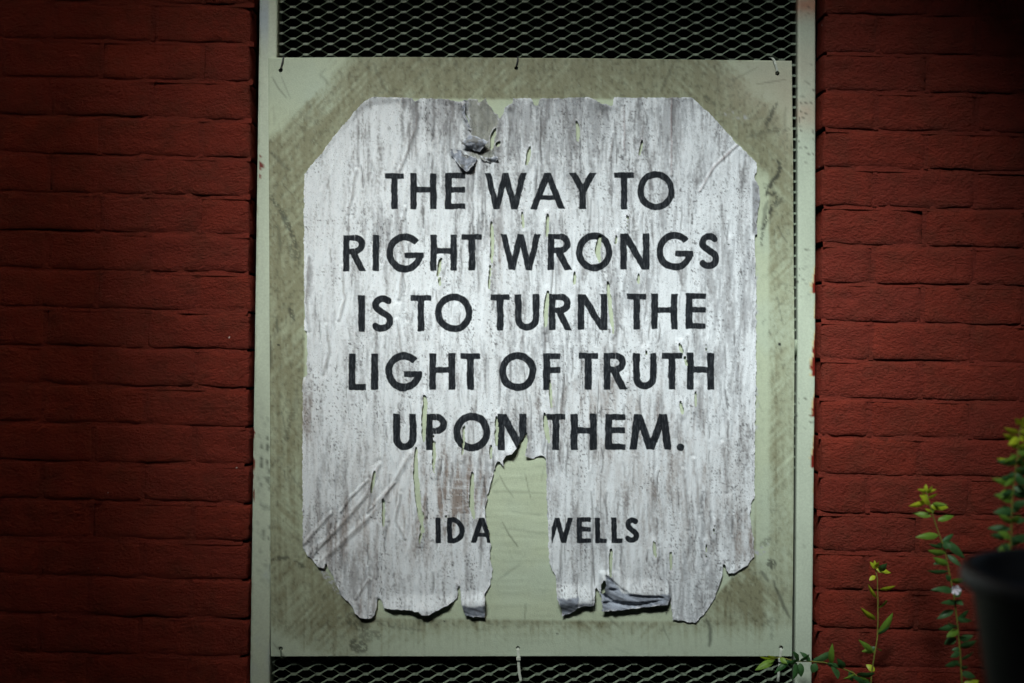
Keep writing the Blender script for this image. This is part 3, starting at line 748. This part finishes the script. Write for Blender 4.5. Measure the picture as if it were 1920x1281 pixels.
def ink_sd(x, y):
    xw = x + 2.6 * (fbm(x / 16, y / 16, 201, 3) - .5) + 1.0 * (vn(x / 4, y / 4, 203) - .5)
    yw = y + 2.6 * (fbm(x / 16, y / 16, 202, 3) - .5) + 1.0 * (vn(x / 4, y / 4, 204) - .5)
    d = np.full(x.shape, 20.0, np.float32)
    for tl, bl, tr, br, t, lets in TEXT:
        for ch, x0, x1 in lets + ([('.', 1268.5, 1282.7)] if t == 13.6 else []):
            u = ((x0 + x1) / 2 - 650) / 700
            y0, y1 = tl + (tr - tl) * u, bl + (br - bl) * u
            r_ = ('.' == ch)
            if r_: y0, y1 = 830.5, 846
            if ch in 'OG': y0 -= 2; y1 += 2
            k = (x > x0 - 8) & (x < x1 + 8) & (y > y0 - 8) & (y < y1 + 8)
            xx, yy = xw[k], yw[k]; dd = np.full(xx.shape, 20.0, np.float32)
            for p in letter(ch, x0, x1, y0, y1, t):
                if p[0] == 's':
                    _, ax, ay, bx, by, th = p
                    q = np.maximum(np.abs(xx - (ax + bx) / 2) - (abs(bx - ax) / 2 if ay == by else th / 2), np.abs(yy - (ay + by) / 2) - (abs(by - ay) / 2 if ax == bx else th / 2))
                elif p[0] == 'v':
                    _, ax, ay, bx, by, th = p
                    ex, ey = bx - ax, by - ay; l = math.hypot(ex, ey)
                    q = np.maximum(np.abs((xx - ax) * ey - (yy - ay) * ex) / l - th / 2, np.abs(yy - (ay + by) / 2) - abs(by - ay) / 2)
                elif p[0] == 'a':
                    _, cx, cy, rx, ry, a0, a1, th = p
                    X_ = (xx - cx); Y_ = (yy - cy) * rx / ry
                    q = np.abs(np.hypot(X_, Y_) - rx) - th / 2
                    if a1 - a0 < 360:
                        an = np.degrees(np.arctan2(-Y_, X_)); mid = (a0 + a1) / 2; df = np.abs((an - mid + 180) % 360 - 180)
                        q = np.maximum(q, (df - (a1 - a0) / 2) * math.pi / 180 * rx)
                elif p[0] == 'p': q = line_sd(xx, yy, p[1], p[2], False)
                else: q = np.hypot(xx - p[1], yy - p[2]) - p[3]
                dd = np.minimum(dd, q)
            if ch == 'W' and t == 10.0: dd = np.maximum(dd, 1034 - xx)
            d[k] = np.minimum(d[k], dd)
    return d
# --- creases and cracks in the paper (points, width, depth sign)
CREASES = [([(578, 1040), (640, 985), (690, 925), (712, 870)], 5), ([(597, 1058), (660, 1000), (700, 962), (742, 900), (770, 850)], 6), ([(572, 1018), (600, 985), (622, 962)], 4), ([(582, 1046), (616, 1010)], 4), ([(640, 960), (655, 935), (690, 900)], 3),
           ([(1258, 185), (1259, 330)], 3), ([(1385, 270), (1340, 310), (1310, 360)], 3), ([(1169, 205), (1171, 290)], 2.5), ([(780, 190), (781, 240), (768, 275), (750, 320)], 4), ([(668, 320), (660, 370), (652, 400)], 4), ([(643, 500), (646, 560), (636, 600)], 3.5),
           ([(760, 390), (750, 440), (758, 480), (748, 560)], 4), ([(612, 610), (618, 660), (606, 700)], 4), ([(745, 600), (752, 660)], 4), ([(1205, 240), (1195, 300)], 3), ([(1150, 250), (1142, 300)], 3), ([(1225, 830), (1222, 960), (1232, 1020)], 3), ([(1300, 860), (1310, 960)], 4), ([(1355, 830), (1362, 920)], 4), ([(1280, 880), (1290, 990)], 4),
           ([(700, 900), (690, 960), (740, 905)], 3), ([(752, 925), (742, 975), (760, 1010)], 3), ([(667, 1122), (693, 1085), (690, 1150)], 3), ([(580, 620), (575, 560), (580, 480)], 3)]
crng = random.Random(41); CRACKS = []
for i in range(330):
    cx = crng.gauss(1010, 190); cy = crng.uniform(195, 1090); ln = crng.uniform(14, 75) * (1.3 if abs(cx - 1000) < 160 else .7)
    if not 580 < cx < 1405: continue
    pts = [(cx, cy)]
    for s_ in range(3): pts.append((pts[-1][0] + crng.uniform(-3, 3), pts[-1][1] + ln / 3))
    CRACKS.append((pts, crng.uniform(.8, 2.2), crng.uniform(.3, .95)))
FLAP1 = [(1137, 1076), (1152, 1094), (1168, 1110), (1200, 1113), (1256, 1111), (1252, 1130), (1190, 1138), (1126, 1147), (1125, 1112)]
FOLDS = [([(1136, 1078), (1150, 1092), (1162, 1104), (1174, 1109)], 4), ([(1144, 1103), (1160, 1105), (1178, 1115), (1205, 1118), (1240, 1118)], 4), ([(1132, 1128), (1160, 1129), (1190, 1132), (1220, 1127), (1240, 1123)], 5), ([(1126, 1110), (1136, 1118), (1146, 1124)], 3)]
FLAP2 = [(1040, 1116), (1060, 1119), (1084, 1114), (1084, 1140), (1054, 1155), (1045, 1130)]
FLAP3 = [(863, 1131), (890, 1134), (914, 1131), (914, 1158), (868, 1156)]
FLAP4 = [(1085, 1129), (1113, 1130), (1114, 1138), (1084, 1139)]
def under_mask(x, y):      # places where the curled-over back of the paper shows
    m = np.zeros(x.shape, np.float32)
    for f in (FLAP1, FLAP2, FLAP3, FLAP4):
        k = local(x, y, f, 12); m[k] = np.maximum(m[k], ss(1.5, -1.5, poly_sd(*wob(x[k], y[k]), f)))
    return m
def poster_h(x, y):
    h = np.full(x.shape, .0012, np.float32)
    h += .0011 * (fbm(x / 16, y / 110, 301, 4) - .5) * 2 + .0012 * (fbm(x / 70, y / 140, 302, 3) - .5)
    h += .0006 * (fbm(x / 5, y / 14, 303, 3) - .5) + .0016 * (1 - np.abs(2 * fbm(x / 9 + 1.5 * fbm(x / 60, y / 60, 330), y / 75, 331, 3) - 1)) ** 3
    for pts, wd in CREASES:
        k = local(x, y, pts, 25); d = line_sd(x[k] + 4 * (fbm(x[k] / 14, y[k] / 14, 311) - .5), y[k], pts, 0, False)
        h[k] += .0022 * np.exp(-(d / wd) ** 2) - .0012 * np.exp(-((d - wd * 1.2) / wd) ** 2)
    for pts, wd, st in CRACKS:
        k = local(x, y, pts, 10); d = line_sd(x[k], y[k], pts, wd); h[k] -= .0010 * st * ss(2.5, -.5, d) - .0007 * st * np.exp(-((d - 4) / 2.5) ** 2)
    ts = tear_sd(x, y); lift = ss(11, 0, ts) * (.2 + 1.2 * fbm(x / 14, y / 30, 305)); h += .0024 * lift
    es = -poly_sd(x, y, OUT)
    h += .0020 * ss(10, 0, es) * ss(.35, .75, fbm(x / 24, y / 24, 306))
    # curled tatters
    def curl(cx, cy, rx, ry, a, p=1.0): return a * np.exp(-(np.abs((x - cx) / rx) ** 2.5) - (np.abs((y - cy) / ry) ** 2.5)) ** p
    h += .011 * ss(1112, 1146, y) * ss(712, 740, x) * ss(862, 840, x) * (.7 + .5 * fbm(x / 40, y / 20, 307))
    h += .005 * ss(1090, 1150, y) * ss(712, 700, x) * ss(655, 680, x)
    h += .013 * ss(1106, 1130, y) * ss(862, 868, x) * ss(915, 908, x) * (1 - .55 * ss(1130, 1154, y)) + .002 * (fbm(x / 6, y / 6, 320) - .5) * ss(1120, 1132, y) * ss(862, 868, x) * ss(915, 908, x)
    k = (x > 1035) & (x < 1119) & (y > 1080)
    h += np.where(k, .014 * ss(1092, 1126, y) * (1 - .75 * ss(1124, 1150, y)) * (.8 + .35 * (x < 1084)), 0)
    k = (x > 1119) & (x < 1257) & (y > 1070)
    top = 1078 + 34 * ss(1138, 1172, x)          # crest line of the roll
    v = y - top
    folds = np.zeros(x.shape, np.float32)
    kk = np.where(k)[0]
    for pts, wd in FOLDS:
        d_ = line_sd(x[kk] + 2 * (fbm(x[kk] / 9, y[kk] / 9, 321) - .5), y[kk] + 2 * (fbm(x[kk] / 9, y[kk] / 9, 322) - .5), pts, wd)
        folds[kk] = np.maximum(folds[kk], ss(4.5, -1.0, d_))
    roll = .013 * ss(-30, 4, v) * (1 - .35 * ss(4, 36, v)) - .0065 * folds + .0016 * (fbm(x / 26, y / 6, 308) - .5) * ss(0, 6, v)
    h += np.where(k, roll * ss(1262, 1250, x) * ss(1120, 1131, x), 0)
    h += .009 * np.exp(-((x - 962) / 22) ** 2 - ((y - 846) / 17) ** 2) * ss(0, 14, (x - 930) * .6 + (y - 800) * .4) * ss(30, 0, es)
    h += .006 * ss(26, 0, es) * np.exp(-((x - 1128) / 26) ** 2 - ((y - 196) / 16) ** 2)
    h += .006 * ss(22, 0, es) * (np.exp(-((x - 868) / 12) ** 2 - ((y - 205) / 22) ** 2) + np.exp(-((x - 955) / 12) ** 2 - ((y - 200) / 14) ** 2))
    h += .004 * ss(18, 0, es) * np.exp(-((x - 1360) / 30) ** 2 - ((y - 1070) / 30) ** 2) + .004 * ss(16, 0, es) * np.exp(-((x - 700) / 50) ** 2 - ((y - 185) / 50) ** 2)
    h += .005 * ss(26, 0, es) * np.exp(-((x - 605) / 16) ** 2 - ((y - 1062) / 14) ** 2) + .003 * ss(20, 0, es) * np.exp(-((x - 1030) / 12) ** 2 - ((y - 1050) / 40) ** 2)
    return np.maximum(h, .0004)
def poster_col(x, y):
    n = len(x)
    paper = lin(222, 228, 231); grey = lin(134, 137, 141); dark = lin(84, 82, 82); brown = lin(128, 112, 100)
    xw = x + 12 * (fbm(x / 50, y / 120, 401, 3) - .5)
    fine = fbm(xw / 3.6, y / 30, 402, 5); mid = fbm(xw / 11, y / 85, 403, 5); big = fbm(x / 90, y / 110, 404, 3)
    top = ss(420, 190, y) * ss(560, 760, x) * ss(1420, 1180, x)
    g = .50 * fine + .50 * mid + .45 * (big - .5) + .13 * top - .10 * ss(900, 640, x) * ss(800, 600, y)
    gr = vn(x / 2.2, y / 2.8, 431); gr2 = vn(x / 4.5, y / 7, 432)
    mg = np.clip(ss(.44, .72, g + .16 * (gr - .5) + .10 * (gr2 - .5)) * .56, 0, 1)
    c = paper[None] * (1 - mg[:, None]) + grey[None] * mg[:, None]
    md = ss(.58, .76, .5 * fbm(xw / 4, y / 22, 405, 4) + .4 * mid + .10 * top + .18 * gr - .03) * .5
    c = c * (1 - md[:, None]) + dark[None] * md[:, None]
    wb = (.95 * blob(x, y, 865, 925, 75, 75) + .5 * blob(x, y, 574, 790, 16, 90) + .7 * blob(x, y, 1398, 1010, 26, 50) + .45 * blob(x, y, 760, 960, 90, 90) + .22 * blob(x, y, 1190, 900, 120, 170) + .25 * blob(x, y, 1300, 900, 90, 130)
          + .35 * blob(x, y, 1110, 760, 120, 60) + .5 * blob(x, y, 935, 480, 12, 50) + .35 * blob(x, y, 905, 255, 22, 30) + .45 * blob(x, y, 640, 1000, 70, 60) + .5 * blob(x, y, 690, 1130, 20, 30) + .12)
    hz = ss(.5, .7, fbm(x / 40, y / 4, 407)) * blob(x, y, 865, 935, 60, 55)        # scrubbed crosswise
    mb = np.clip(wb * (.65 + .7 * gr) * (ss(.38, .68, .5 * fbm(xw / 5, y / 40, 406, 4) + .5 * mid) * .9 + .25 * fbm(x / 12, y / 12, 408)), 0, .85)
    c = c * (1 - mb[:, None]) + brown[None] * mb[:, None]
    c = c * (1 - .5 * hz[:, None]) + paper[None] * (.5 * hz[:, None])
    sp = ss(.80, .88, vn(x / 2.1, y / 3.0, 409)) * ss(.42, .62, fbm(x / 45, y / 60, 410)) * .75
    c = c * (1 - sp[:, None]) + dark[None] * .6 * sp[:, None]
    for pts, wd, st in CRACKS:
        k = local(x, y, pts, 6); d = line_sd(x[k], y[k], pts, wd)
        m = (ss(1.6, -.6, d) * st * .75)[:, None]; c[k] = c[k] * (1 - m) + lin(66, 62, 60)[None] * m
    for i, (pts, wd) in enumerate(CREASES):
        k = local(x, y, pts, 12); d = line_sd(x[k] + 4 * (fbm(x[k] / 14, y[k] / 14, 311) - .5), y[k], pts, wd * .5)
        m = (ss(2.2, -1, d) * (.45 + .4 * (fbm(x[k] / 8, y[k] / 8, 412) - .5)))[:, None]
        c[k] = c[k] * (1 - m) + (lin(128, 92, 88) if i in (5, 6, 7) else lin(104, 94, 88))[None] * m
    # residue strip on the right edge, thin bottom-layer paper
    res = ss(1408, 1412, x) * ss(335, 345, y) * ss(445, 436, y)
    rn = ss(.35, .6, fbm(x / 4, y / 6, 415)); c = c * (1 - .8 * res[:, None]) + (grey[None] * rn[:, None] + dark[None] * (1 - rn[:, None])) * .8 * res[:, None]
    # thin lower layer where the top ply tore off between the two peaks
    ply = ss(3, -3, poly_sd(*wob(x, y, 2), [(876, 186), (912, 186), (934, 218), (930, 262), (926, 300), (884, 296), (884, 250)]))
    pc = lin(128, 130, 118)[None] * (.55 + .9 * fbm(x / 3, y / 9, 416, 4))[:, None]
    c = c * (1 - .75 * ply[:, None]) + pc * .75 * ply[:, None]
    u = under_mask(x, y)
    uc = (lin(158, 166, 178) * .8)[None] * (.15 + 1.7 * fbm((x * .94 + y * .34) / 30, (y * .94 - x * .34) / 3.4, 417, 4))[:, None]
    c = c * (1 - u[:, None]) + uc * u[:, None]
    # fresh torn fibre along tear edges
    es = np.minimum(np.abs(poly_sd(*wob(x, y), OUT)), np.abs(tear_sd(x, y)))
    fib = ss(2.6, .4, es) * ss(.45, .6, fbm(x / 9, y / 9, 418)) * .55
    c = c * (1 - fib[:, None]) + lin(226, 228, 232)[None] * fib[:, None]
    return c
X, Y = grid(562, 178, 1430, 1174, 2.0)
sd = poster_sd(X, Y)
poster = sheet('poster', X, Y, sd, poster_h, poster_col, M['poster'], None, {'ink': ink_sd}, ybase=-0.0010)
tag(poster, 'torn weathered white paper poster with hand-painted black lettering pasted on the green panel', 'poster')
def flap(poly, hf, seed):
    xs = [p[0] for p in poly]; ys_ = [p[1] for p in poly]
    X, Y = grid(min(xs) - 3, min(ys_) - 3, max(xs) + 3, max(ys_) + 3, 1.2)
    sd = poly_sd(*wob(X, Y, .8), poly)
    def cf(x, y):
        c = lin(142, 148, 158)[None] * (.45 + 1.0 * fbm(x / 5, y / 5, seed, 4))[:, None]
        b = ss(.5, .65, fbm(x / 7, y / 7, seed + 9)) * .6
        e_ = ss(2.6, .6, -poly_sd(*wob(x, y, .8), poly)) * ss(.4, .6, fbm(x / 4, y / 4, seed + 7))
        c = c * (1 - b[:, None]) + lin(96, 92, 78)[None] * b[:, None]
        return c * (1 - .7 * e_[:, None]) + lin(215, 220, 226)[None] * .7 * e_[:, None]
    def hh(x, y): return hf(x, y) + .0034 * np.abs(2 * fbm(x / 16 + y / 30, y / 12 - x / 40, seed + 3, 2) - 1) - .0008 + .0006 * (fbm(x / 3, y / 3, seed + 5, 2) - .5)
    o = sheet('torn_flap', X, Y, sd, hh, cf, M['poster'], poster, {'ink': lambda x, y: np.full(x.shape, 20.0)}, ybase=-0.001)
    o['label'] = 'grey curled scrap of torn paper'
flap([(866, 272), (879, 254), (893, 257), (917, 270), (910, 275), (899, 287), (879, 280)], lambda x, y: .004 + .009 * ss(256, 270, y) * ss(288, 270, y) + .003 * ss(866, 915, x), 500)
flap([(844.6, 281), (854, 281), (866, 284), (872, 291), (896, 299), (887, 313), (875, 324), (863, 315), (854, 301), (846, 294)], lambda x, y: .0035 + .007 * ss(281, 318, y) + .003 * np.sin(x * .3), 520)
flap([(897, 291), (913, 299), (921, 296), (932, 295), (935, 299), (927, 306), (917, 305), (904, 298)], lambda x, y: .003 + .006 * np.exp(-((y - 299) / 5) ** 2), 540)
flap([(863, 194), (872, 191), (879, 193), (874, 204), (872, 214), (881, 236), (883, 247), (879, 243), (868, 216)], lambda x, y: .004 + .005 * np.exp(-((x - 871) / 4) ** 2), 560)

# ------------------------------------------------------------------ cable ties through the panel's holes
def cable_tie(pts, label, wd, matk, head=None, hole=None):
    base = pts[0]
    mb = MB(); mb.strap([P(px, py) + Vector((0, y, 0)) for px, py, y in pts], wd * S, .0011)
    r = empty('cable_tie', P(base[0], base[1]) + Vector((0, base[2], 0))); tag(r, label, 'cable tie', 'cable ties holding the panel to the mesh')
    mb.build('strap', M[matk], r)
    if head:
        hb = MB(); px, py, y = head
        c = P(px, py) + Vector((0, y, 0)); hb.box((c.x - .0037, c.y - .0024, c.z - .0026), (c.x + .0037, c.y + .0024, c.z + .0026)); hb.build('head', M[matk], r)
    return r
cable_tie([(526.5, 131, .004), (527, 129, -.0016), (530, 118, -.0022), (532, 108, -.0016), (533, 103, .006), (533, 100, .017)], 'thin dark cable tie at the panel corner beside the blue-tinged post', 2.6, 'rubber')
cable_tie([(968, 127, .004), (968, 124.5, -.0016), (970, 116, -.0022), (971, 109, -.0016), (971, 105, .008), (971, 101, .017)], 'thin dark cable tie at the middle of the panel top edge', 2.4, 'rubber')
cable_tie([(1457.5, 137, .004), (1457, 134, -.0018), (1453, 122, -.0035), (1450, 113, -.003), (1449, 107, .006), (1448, 103, .017)], 'white cable tie at the panel corner beside the red-scraped post, above the poster', 4.2, 'tie')
cable_tie([(526.5, 1217, .004), (526.5, 1219, -.0014), (527.5, 1226, -.0018), (528, 1232, -.0012), (528, 1237, .008), (528, 1241, .017)], 'short greenish cable tie under the panel corner beside the rust-spotted post', 2.6, 'mesh')
cable_tie([(971, 1216, .004), (971, 1218.5, -.0016), (972, 1226, -.0026), (972, 1234, -.004), (972.5, 1248, -.004), (974, 1262, -.005), (976.5, 1274, -.006)], 'off-white cable tie with a long hanging tail below the middle of the panel', 5.0, 'tie', (972, 1233, -.0055))
cable_tie([(1464.5, 1216, .004), (1464, 1219, -.0016), (1462, 1228, -.0026), (1461, 1238, -.004), (1459, 1256, -.004), (1457, 1276, -.005)], 'white cable tie with hanging tail among the vine leaves', 4.4, 'tie', (1461.5, 1236, -.0055))

# ------------------------------------------------------------------ plants
LEAF_ME = {}
def leaf_mesh(mk):
    if mk in LEAF_ME: return LEAF_ME[mk]
    vs, fs = [], []; n = 9
    for i in range(n + 1):
        t = i / n
        wdt = .5 * math.sin(math.pi * t ** .8) ** .85 if 0 < t < 1 else .02
        for s_ in (-1, -.5, 0, .5, 1):
            vs.append((t, -.10 * math.sin(math.pi * t) + .12 * abs(s_) * wdt + .06 * t * t, s_ * wdt))
    for i in range(n):
        for k in range(4): fs.append((i * 5 + k, i * 5 + k + 1, i * 5 + k + 6, i * 5 + k + 5))
    me = bpy.data.meshes.new('leaf'); me.from_pydata(vs, [], fs); me.materials.append(M[mk])
    me.polygons.foreach_set('use_smooth', np.ones(len(fs), dtype=bool)); LEAF_ME[mk] = me
    return me
def add_leaf(root, base, tip, width, mk, r=rng):
    b = Vector(base); d = Vector(tip) - b
    L = d.length; xax = d.normalized()
    yax = Vector((0, 1, 0)) - xax * xax.y; yax.normalize()
    yax = (Matrix.Rotation(r.uniform(-.7, .7), 3, xax) @ yax)
    zax = xax.cross(yax)
    m = Matrix(((xax.x * L, yax.x * L, zax.x * width, b.x), (xax.y * L, yax.y * L, zax.y * width, b.y), (xax.z * L, yax.z * L, zax.z * width, b.z), (0, 0, 0, 1)))
    o = bpy.data.objects.new('leaf', leaf_mesh(mk)); COL.objects.link(o)
    o.parent = root; o.matrix_parent_inverse = Matrix.Translation(-Vector(root.location)); o.matrix_basis = m
    return o
def plant(name, label, stem, leaves, depth, root_px, r0=.0009, r1=.0022, extra=0):
    pts = [P(px, py, depth + (dz[0] if dz else 0)) for px, py, *dz in stem]
    low = pts[-1]; foot = P(root_px, 1281, depth); foot.z = GZ - .01
    k = 8
    for i in range(1, k + 1):
        t = i / k; p = low.lerp(foot, t); p.x += .02 * math.sin(t * 5); pts.append(p)
    root = empty(name, (foot.x, foot.y, GZ)); tag(root, label, 'plant')
    mb = MB(); n = len(pts); mb.tube(pts, [r0 + (r1 - r0) * i / (n - 1) for i in range(n)], 6); mb.build('stem', M['stem'], root, True)
    if extra:
        vis = [q for q in stem if q[1] < 1300]
        for i in range(extra):
            t = rng.uniform(.04, 1) * (len(vis) - 1.001); a, b_ = vis[int(t)], vis[int(t) + 1]; f = t - int(t)
            bx, by = a[0] + (b_[0] - a[0]) * f, a[1] + (b_[1] - a[1]) * f; sd_ = rng.choice((-1, 1)); ln = rng.uniform(16, 42)
            leaves = leaves + [(bx, by, bx + sd_ * ln * rng.uniform(.5, 1), by + ln * rng.uniform(-.6, .4), ln * rng.uniform(.26, .42), 'leaf_y' if by < vis[0][1] + 60 and name != 'trailing_vine' else rng.choice(('leaf', 'leaf_d', 'leaf_d')))]
    for bx, by, tx, ty, wd, mk in leaves:
        add_leaf(root, P(bx, by, depth), P(tx, ty, depth - rng.uniform(-.01, .025)), wd * S, mk)
    return root
Yg, Gn, Dk = 'leaf_y', 'leaf', 'leaf_d'
plant('climbing_plant', 'single slender stem with a few bright green leaves in front of the bricks', [(1640, 1060), (1645, 1085), (1646, 1130), (1646, 1165), (1645, 1195), (1640, 1225), (1634, 1262), (1632, 1300)],
      [(1641.5, 1162, 1615, 1142, 11, Yg), (1647, 1190, 1676, 1150, 17, Gn), (1650, 1106, 1679, 1100, 10, Yg), (1648, 1140, 1664, 1126, 11, Gn), (1638, 1224, 1612, 1201, 11, Gn), (1640, 1258, 1624, 1246, 12, Yg),
       (1643, 1122, 1628, 1098, 7, Yg), (1641, 1080, 1630, 1088, 8, Yg), (1648, 1070, 1662, 1058, 12, Dk), (1640, 1066, 1632, 1054, 8, Yg), (1640, 1066, 1648, 1054, 7, Yg), (1640, 1066, 1640, 1051, 7, Yg), (1645, 1216, 1653, 1220, 6, Gn)], -.05, 1640, extra=4)
lb = [(1738, 940, 1705, 950, 11, Yg), (1748, 945, 1775, 947, 8, Gn), (1746, 968, 1712, 962, 10, Gn), (1758, 976, 1789, 967, 10, Gn), (1740, 962, 1754, 953, 8, Gn), (1760, 1004, 1718, 1007, 12, Gn), (1768, 1027, 1742, 1021, 8, Dk), (1771, 1014, 1810, 1047, 14, Dk), (1778, 1072, 1738, 1072, 11, Dk),
      (1774, 1050, 1750, 1058, 9, Dk), (1784, 1104, 1746, 1106, 10, Dk), (1788, 1144, 1757, 1160, 12, Dk), (1790, 1174, 1761, 1180, 11, Dk), (1793, 1196, 1770, 1208, 13, Dk), (1795, 1130, 1766, 1130, 10, Dk), (1792, 1126, 1806, 1134, 10, Dk), (1796, 1160, 1822, 1165, 11, Dk), (1799, 1200, 1824, 1192, 11, Dk),
      (1798, 1240, 1772, 1250, 12, Dk), (1802, 1262, 1830, 1270, 12, Dk), (1737, 922, 1722, 918, 7, Yg), (1737, 922, 1756, 918, 6, Yg), (1736, 922, 1736, 908, 7, Yg), (1738, 926, 1748, 912, 6, Yg), (1776, 1040, 1802, 1062, 10, Dk), (1782, 1090, 1774, 1078, 9, Dk), (1804, 1290, 1836, 1276, 16, Yg)]
pb = plant('climbing_plant', 'leaning leafy stem carrying one white blossom beside the black pot', [(1736, 915), (1741, 938), (1750, 970), (1760, 1000), (1771, 1030), (1779, 1070), (1788, 1115), (1794, 1160), (1800, 1220), (1804, 1290)], lb, -.15, 1810, extra=26)
mbp = MB()
for a in range(5):
    an = a * 1.2566; c = P(1790, 1105, -.17)
    vs = [c]
    for t in range(7):
        u = an - .55 + 1.1 * t / 6; rr = .0085 * (.75 + .25 * math.sin(math.pi * t / 6))
        vs.append(c + Vector((rr * math.cos(u), -.004 - .002 * (t % 2), rr * math.sin(u))))
    mbp.add(vs, [(0, t, t + 1) for t in range(1, 7)])
mbp.build('blossom', M['petal'], pb)
cs = [(1914, 788), (1910, 830), (1906, 870), (1900, 910), (1897, 950), (1896, 1000), (1893, 1050), (1890, 1110), (1890, 1300)]
lc = [(1910, 812, 1884, 804, 10, Yg), (1905, 872, 1870, 860, 11, Yg), (1899, 908, 1862, 898, 11, Gn), (1898, 942, 1867, 927, 11, Gn), (1896, 980, 1874, 966, 10, Gn), (1895, 992, 1852, 990, 12, Dk), (1894, 1006, 1856, 1004, 12, Dk), (1894, 1026, 1868, 1030, 11, Dk), (1892, 1055, 1854, 1058, 11, Dk),
      (1912, 800, 1926, 796, 10, Yg), (1908, 850, 1930, 846, 12, Gn), (1904, 886, 1928, 880, 12, Gn), (1900, 915, 1926, 918, 12, Dk), (1898, 950, 1926, 940, 12, Dk), (1897, 975, 1925, 975, 13, Dk), (1896, 1010, 1924, 1014, 14, Dk), (1894, 1040, 1925, 1034, 14, Dk), (1905, 838, 1896, 834, 8, Yg), (1914, 795, 1904, 786, 9, Yg), (1914, 795, 1922, 782, 9, Yg),
      (1896, 1046, 1880, 1020, 12, Dk), (1893, 1070, 1864, 1076, 12, Dk), (1902, 895, 1884, 912, 9, Gn), (1897, 960, 1880, 948, 9, Dk)]
plant('climbing_plant', 'densely leaved upright shoot rising behind the black pot', cs, lc, -.27, 1890, extra=60)
vs_ = [(1440, 1240, .0), (1462, 1232), (1490, 1240), (1515, 1240), (1545, 1242), (1572, 1250), (1600, 1262), (1625, 1285), (1636, 1310)]
lv = [(1452, 1238, 1416, 1256, 13, Gn), (1446, 1236, 1424, 1232, 7, Yg), (1456, 1234, 1440, 1231, 8, Yg), (1462, 1234, 1476, 1244, 9, Gn), (1500, 1240, 1518, 1228, 11, Dk), (1498, 1240, 1488, 1222, 11, Dk), (1520, 1240, 1500, 1222, 10, Dk), (1524, 1240, 1546, 1234, 12, Dk), (1494, 1243, 1488, 1274, 15, Dk), (1500, 1243, 1502, 1270, 13, Dk),
      (1530, 1244, 1522, 1262, 14, Dk), (1558, 1246, 1560, 1208, 11, Gn), (1562, 1248, 1572, 1272, 18, Dk), (1584, 1252, 1570, 1236, 12, Dk), (1592, 1258, 1600, 1278, 16, Dk), (1606, 1266, 1640, 1264, 16, Dk), (1480, 1238, 1452, 1262, 10, Dk)]
plant('trailing_vine', 'low trailing vine with dark leaves reaching across the post to the mesh', vs_, lv, -.05, 1640, extra=8)

# ------------------------------------------------------------------ black pot on a block
yb_ = -0.66
R = 0.15; left = P(1824, 1092, yb_); cx = left.x + R
ztop = P(1824, 1078, yb_).z; zl = P(1824, 1112, yb_).z; zb = ztop - .30
prof = [(0.0, zb), (.092, zb), (.096, zb + .006), (.118, zb + .13), (R - .012, zl - .004), (R - .010, zl - .001), (R - .002, zl), (R, zl + .003), (R, ztop - .005), (R - .003, ztop), (R - .010, ztop), (R - .013, ztop - .008), (R - .02, ztop - .035), (.06, ztop - .03), (0, ztop - .028)]
n = 72; vs = []; fs = []
for r, z in prof:
    for k in range(n): vs.append((cx + max(r, .0005) * math.cos(2 * math.pi * k / n), yb_ + max(r, .0005) * math.sin(2 * math.pi * k / n), z))
for i in range(len(prof) - 1):
    for k in range(n): fs.append((i * n + k, i * n + (k + 1) % n, (i + 1) * n + (k + 1) % n, (i + 1) * n + k))
potr = empty('plant_pot', (cx, yb_, zb)); tag(potr, 'black plastic plant pot with a thick rim in front of the leafy shoots', 'plant pot')
mesh_obj('pot_body', vs, fs, M['bin'], potr, True)
pl = MB(); pl.box((cx - .16, yb_ - .16, GZ - .005), (cx + .16, yb_ + .16, zb + .001))
bl = pl.build('concrete_block', M['concrete']); bv = bl.modifiers.new('bevel', 'BEVEL'); bv.width = .008; bv.segments = 2
tag(bl, 'grey concrete block under the black plant pot', 'block')
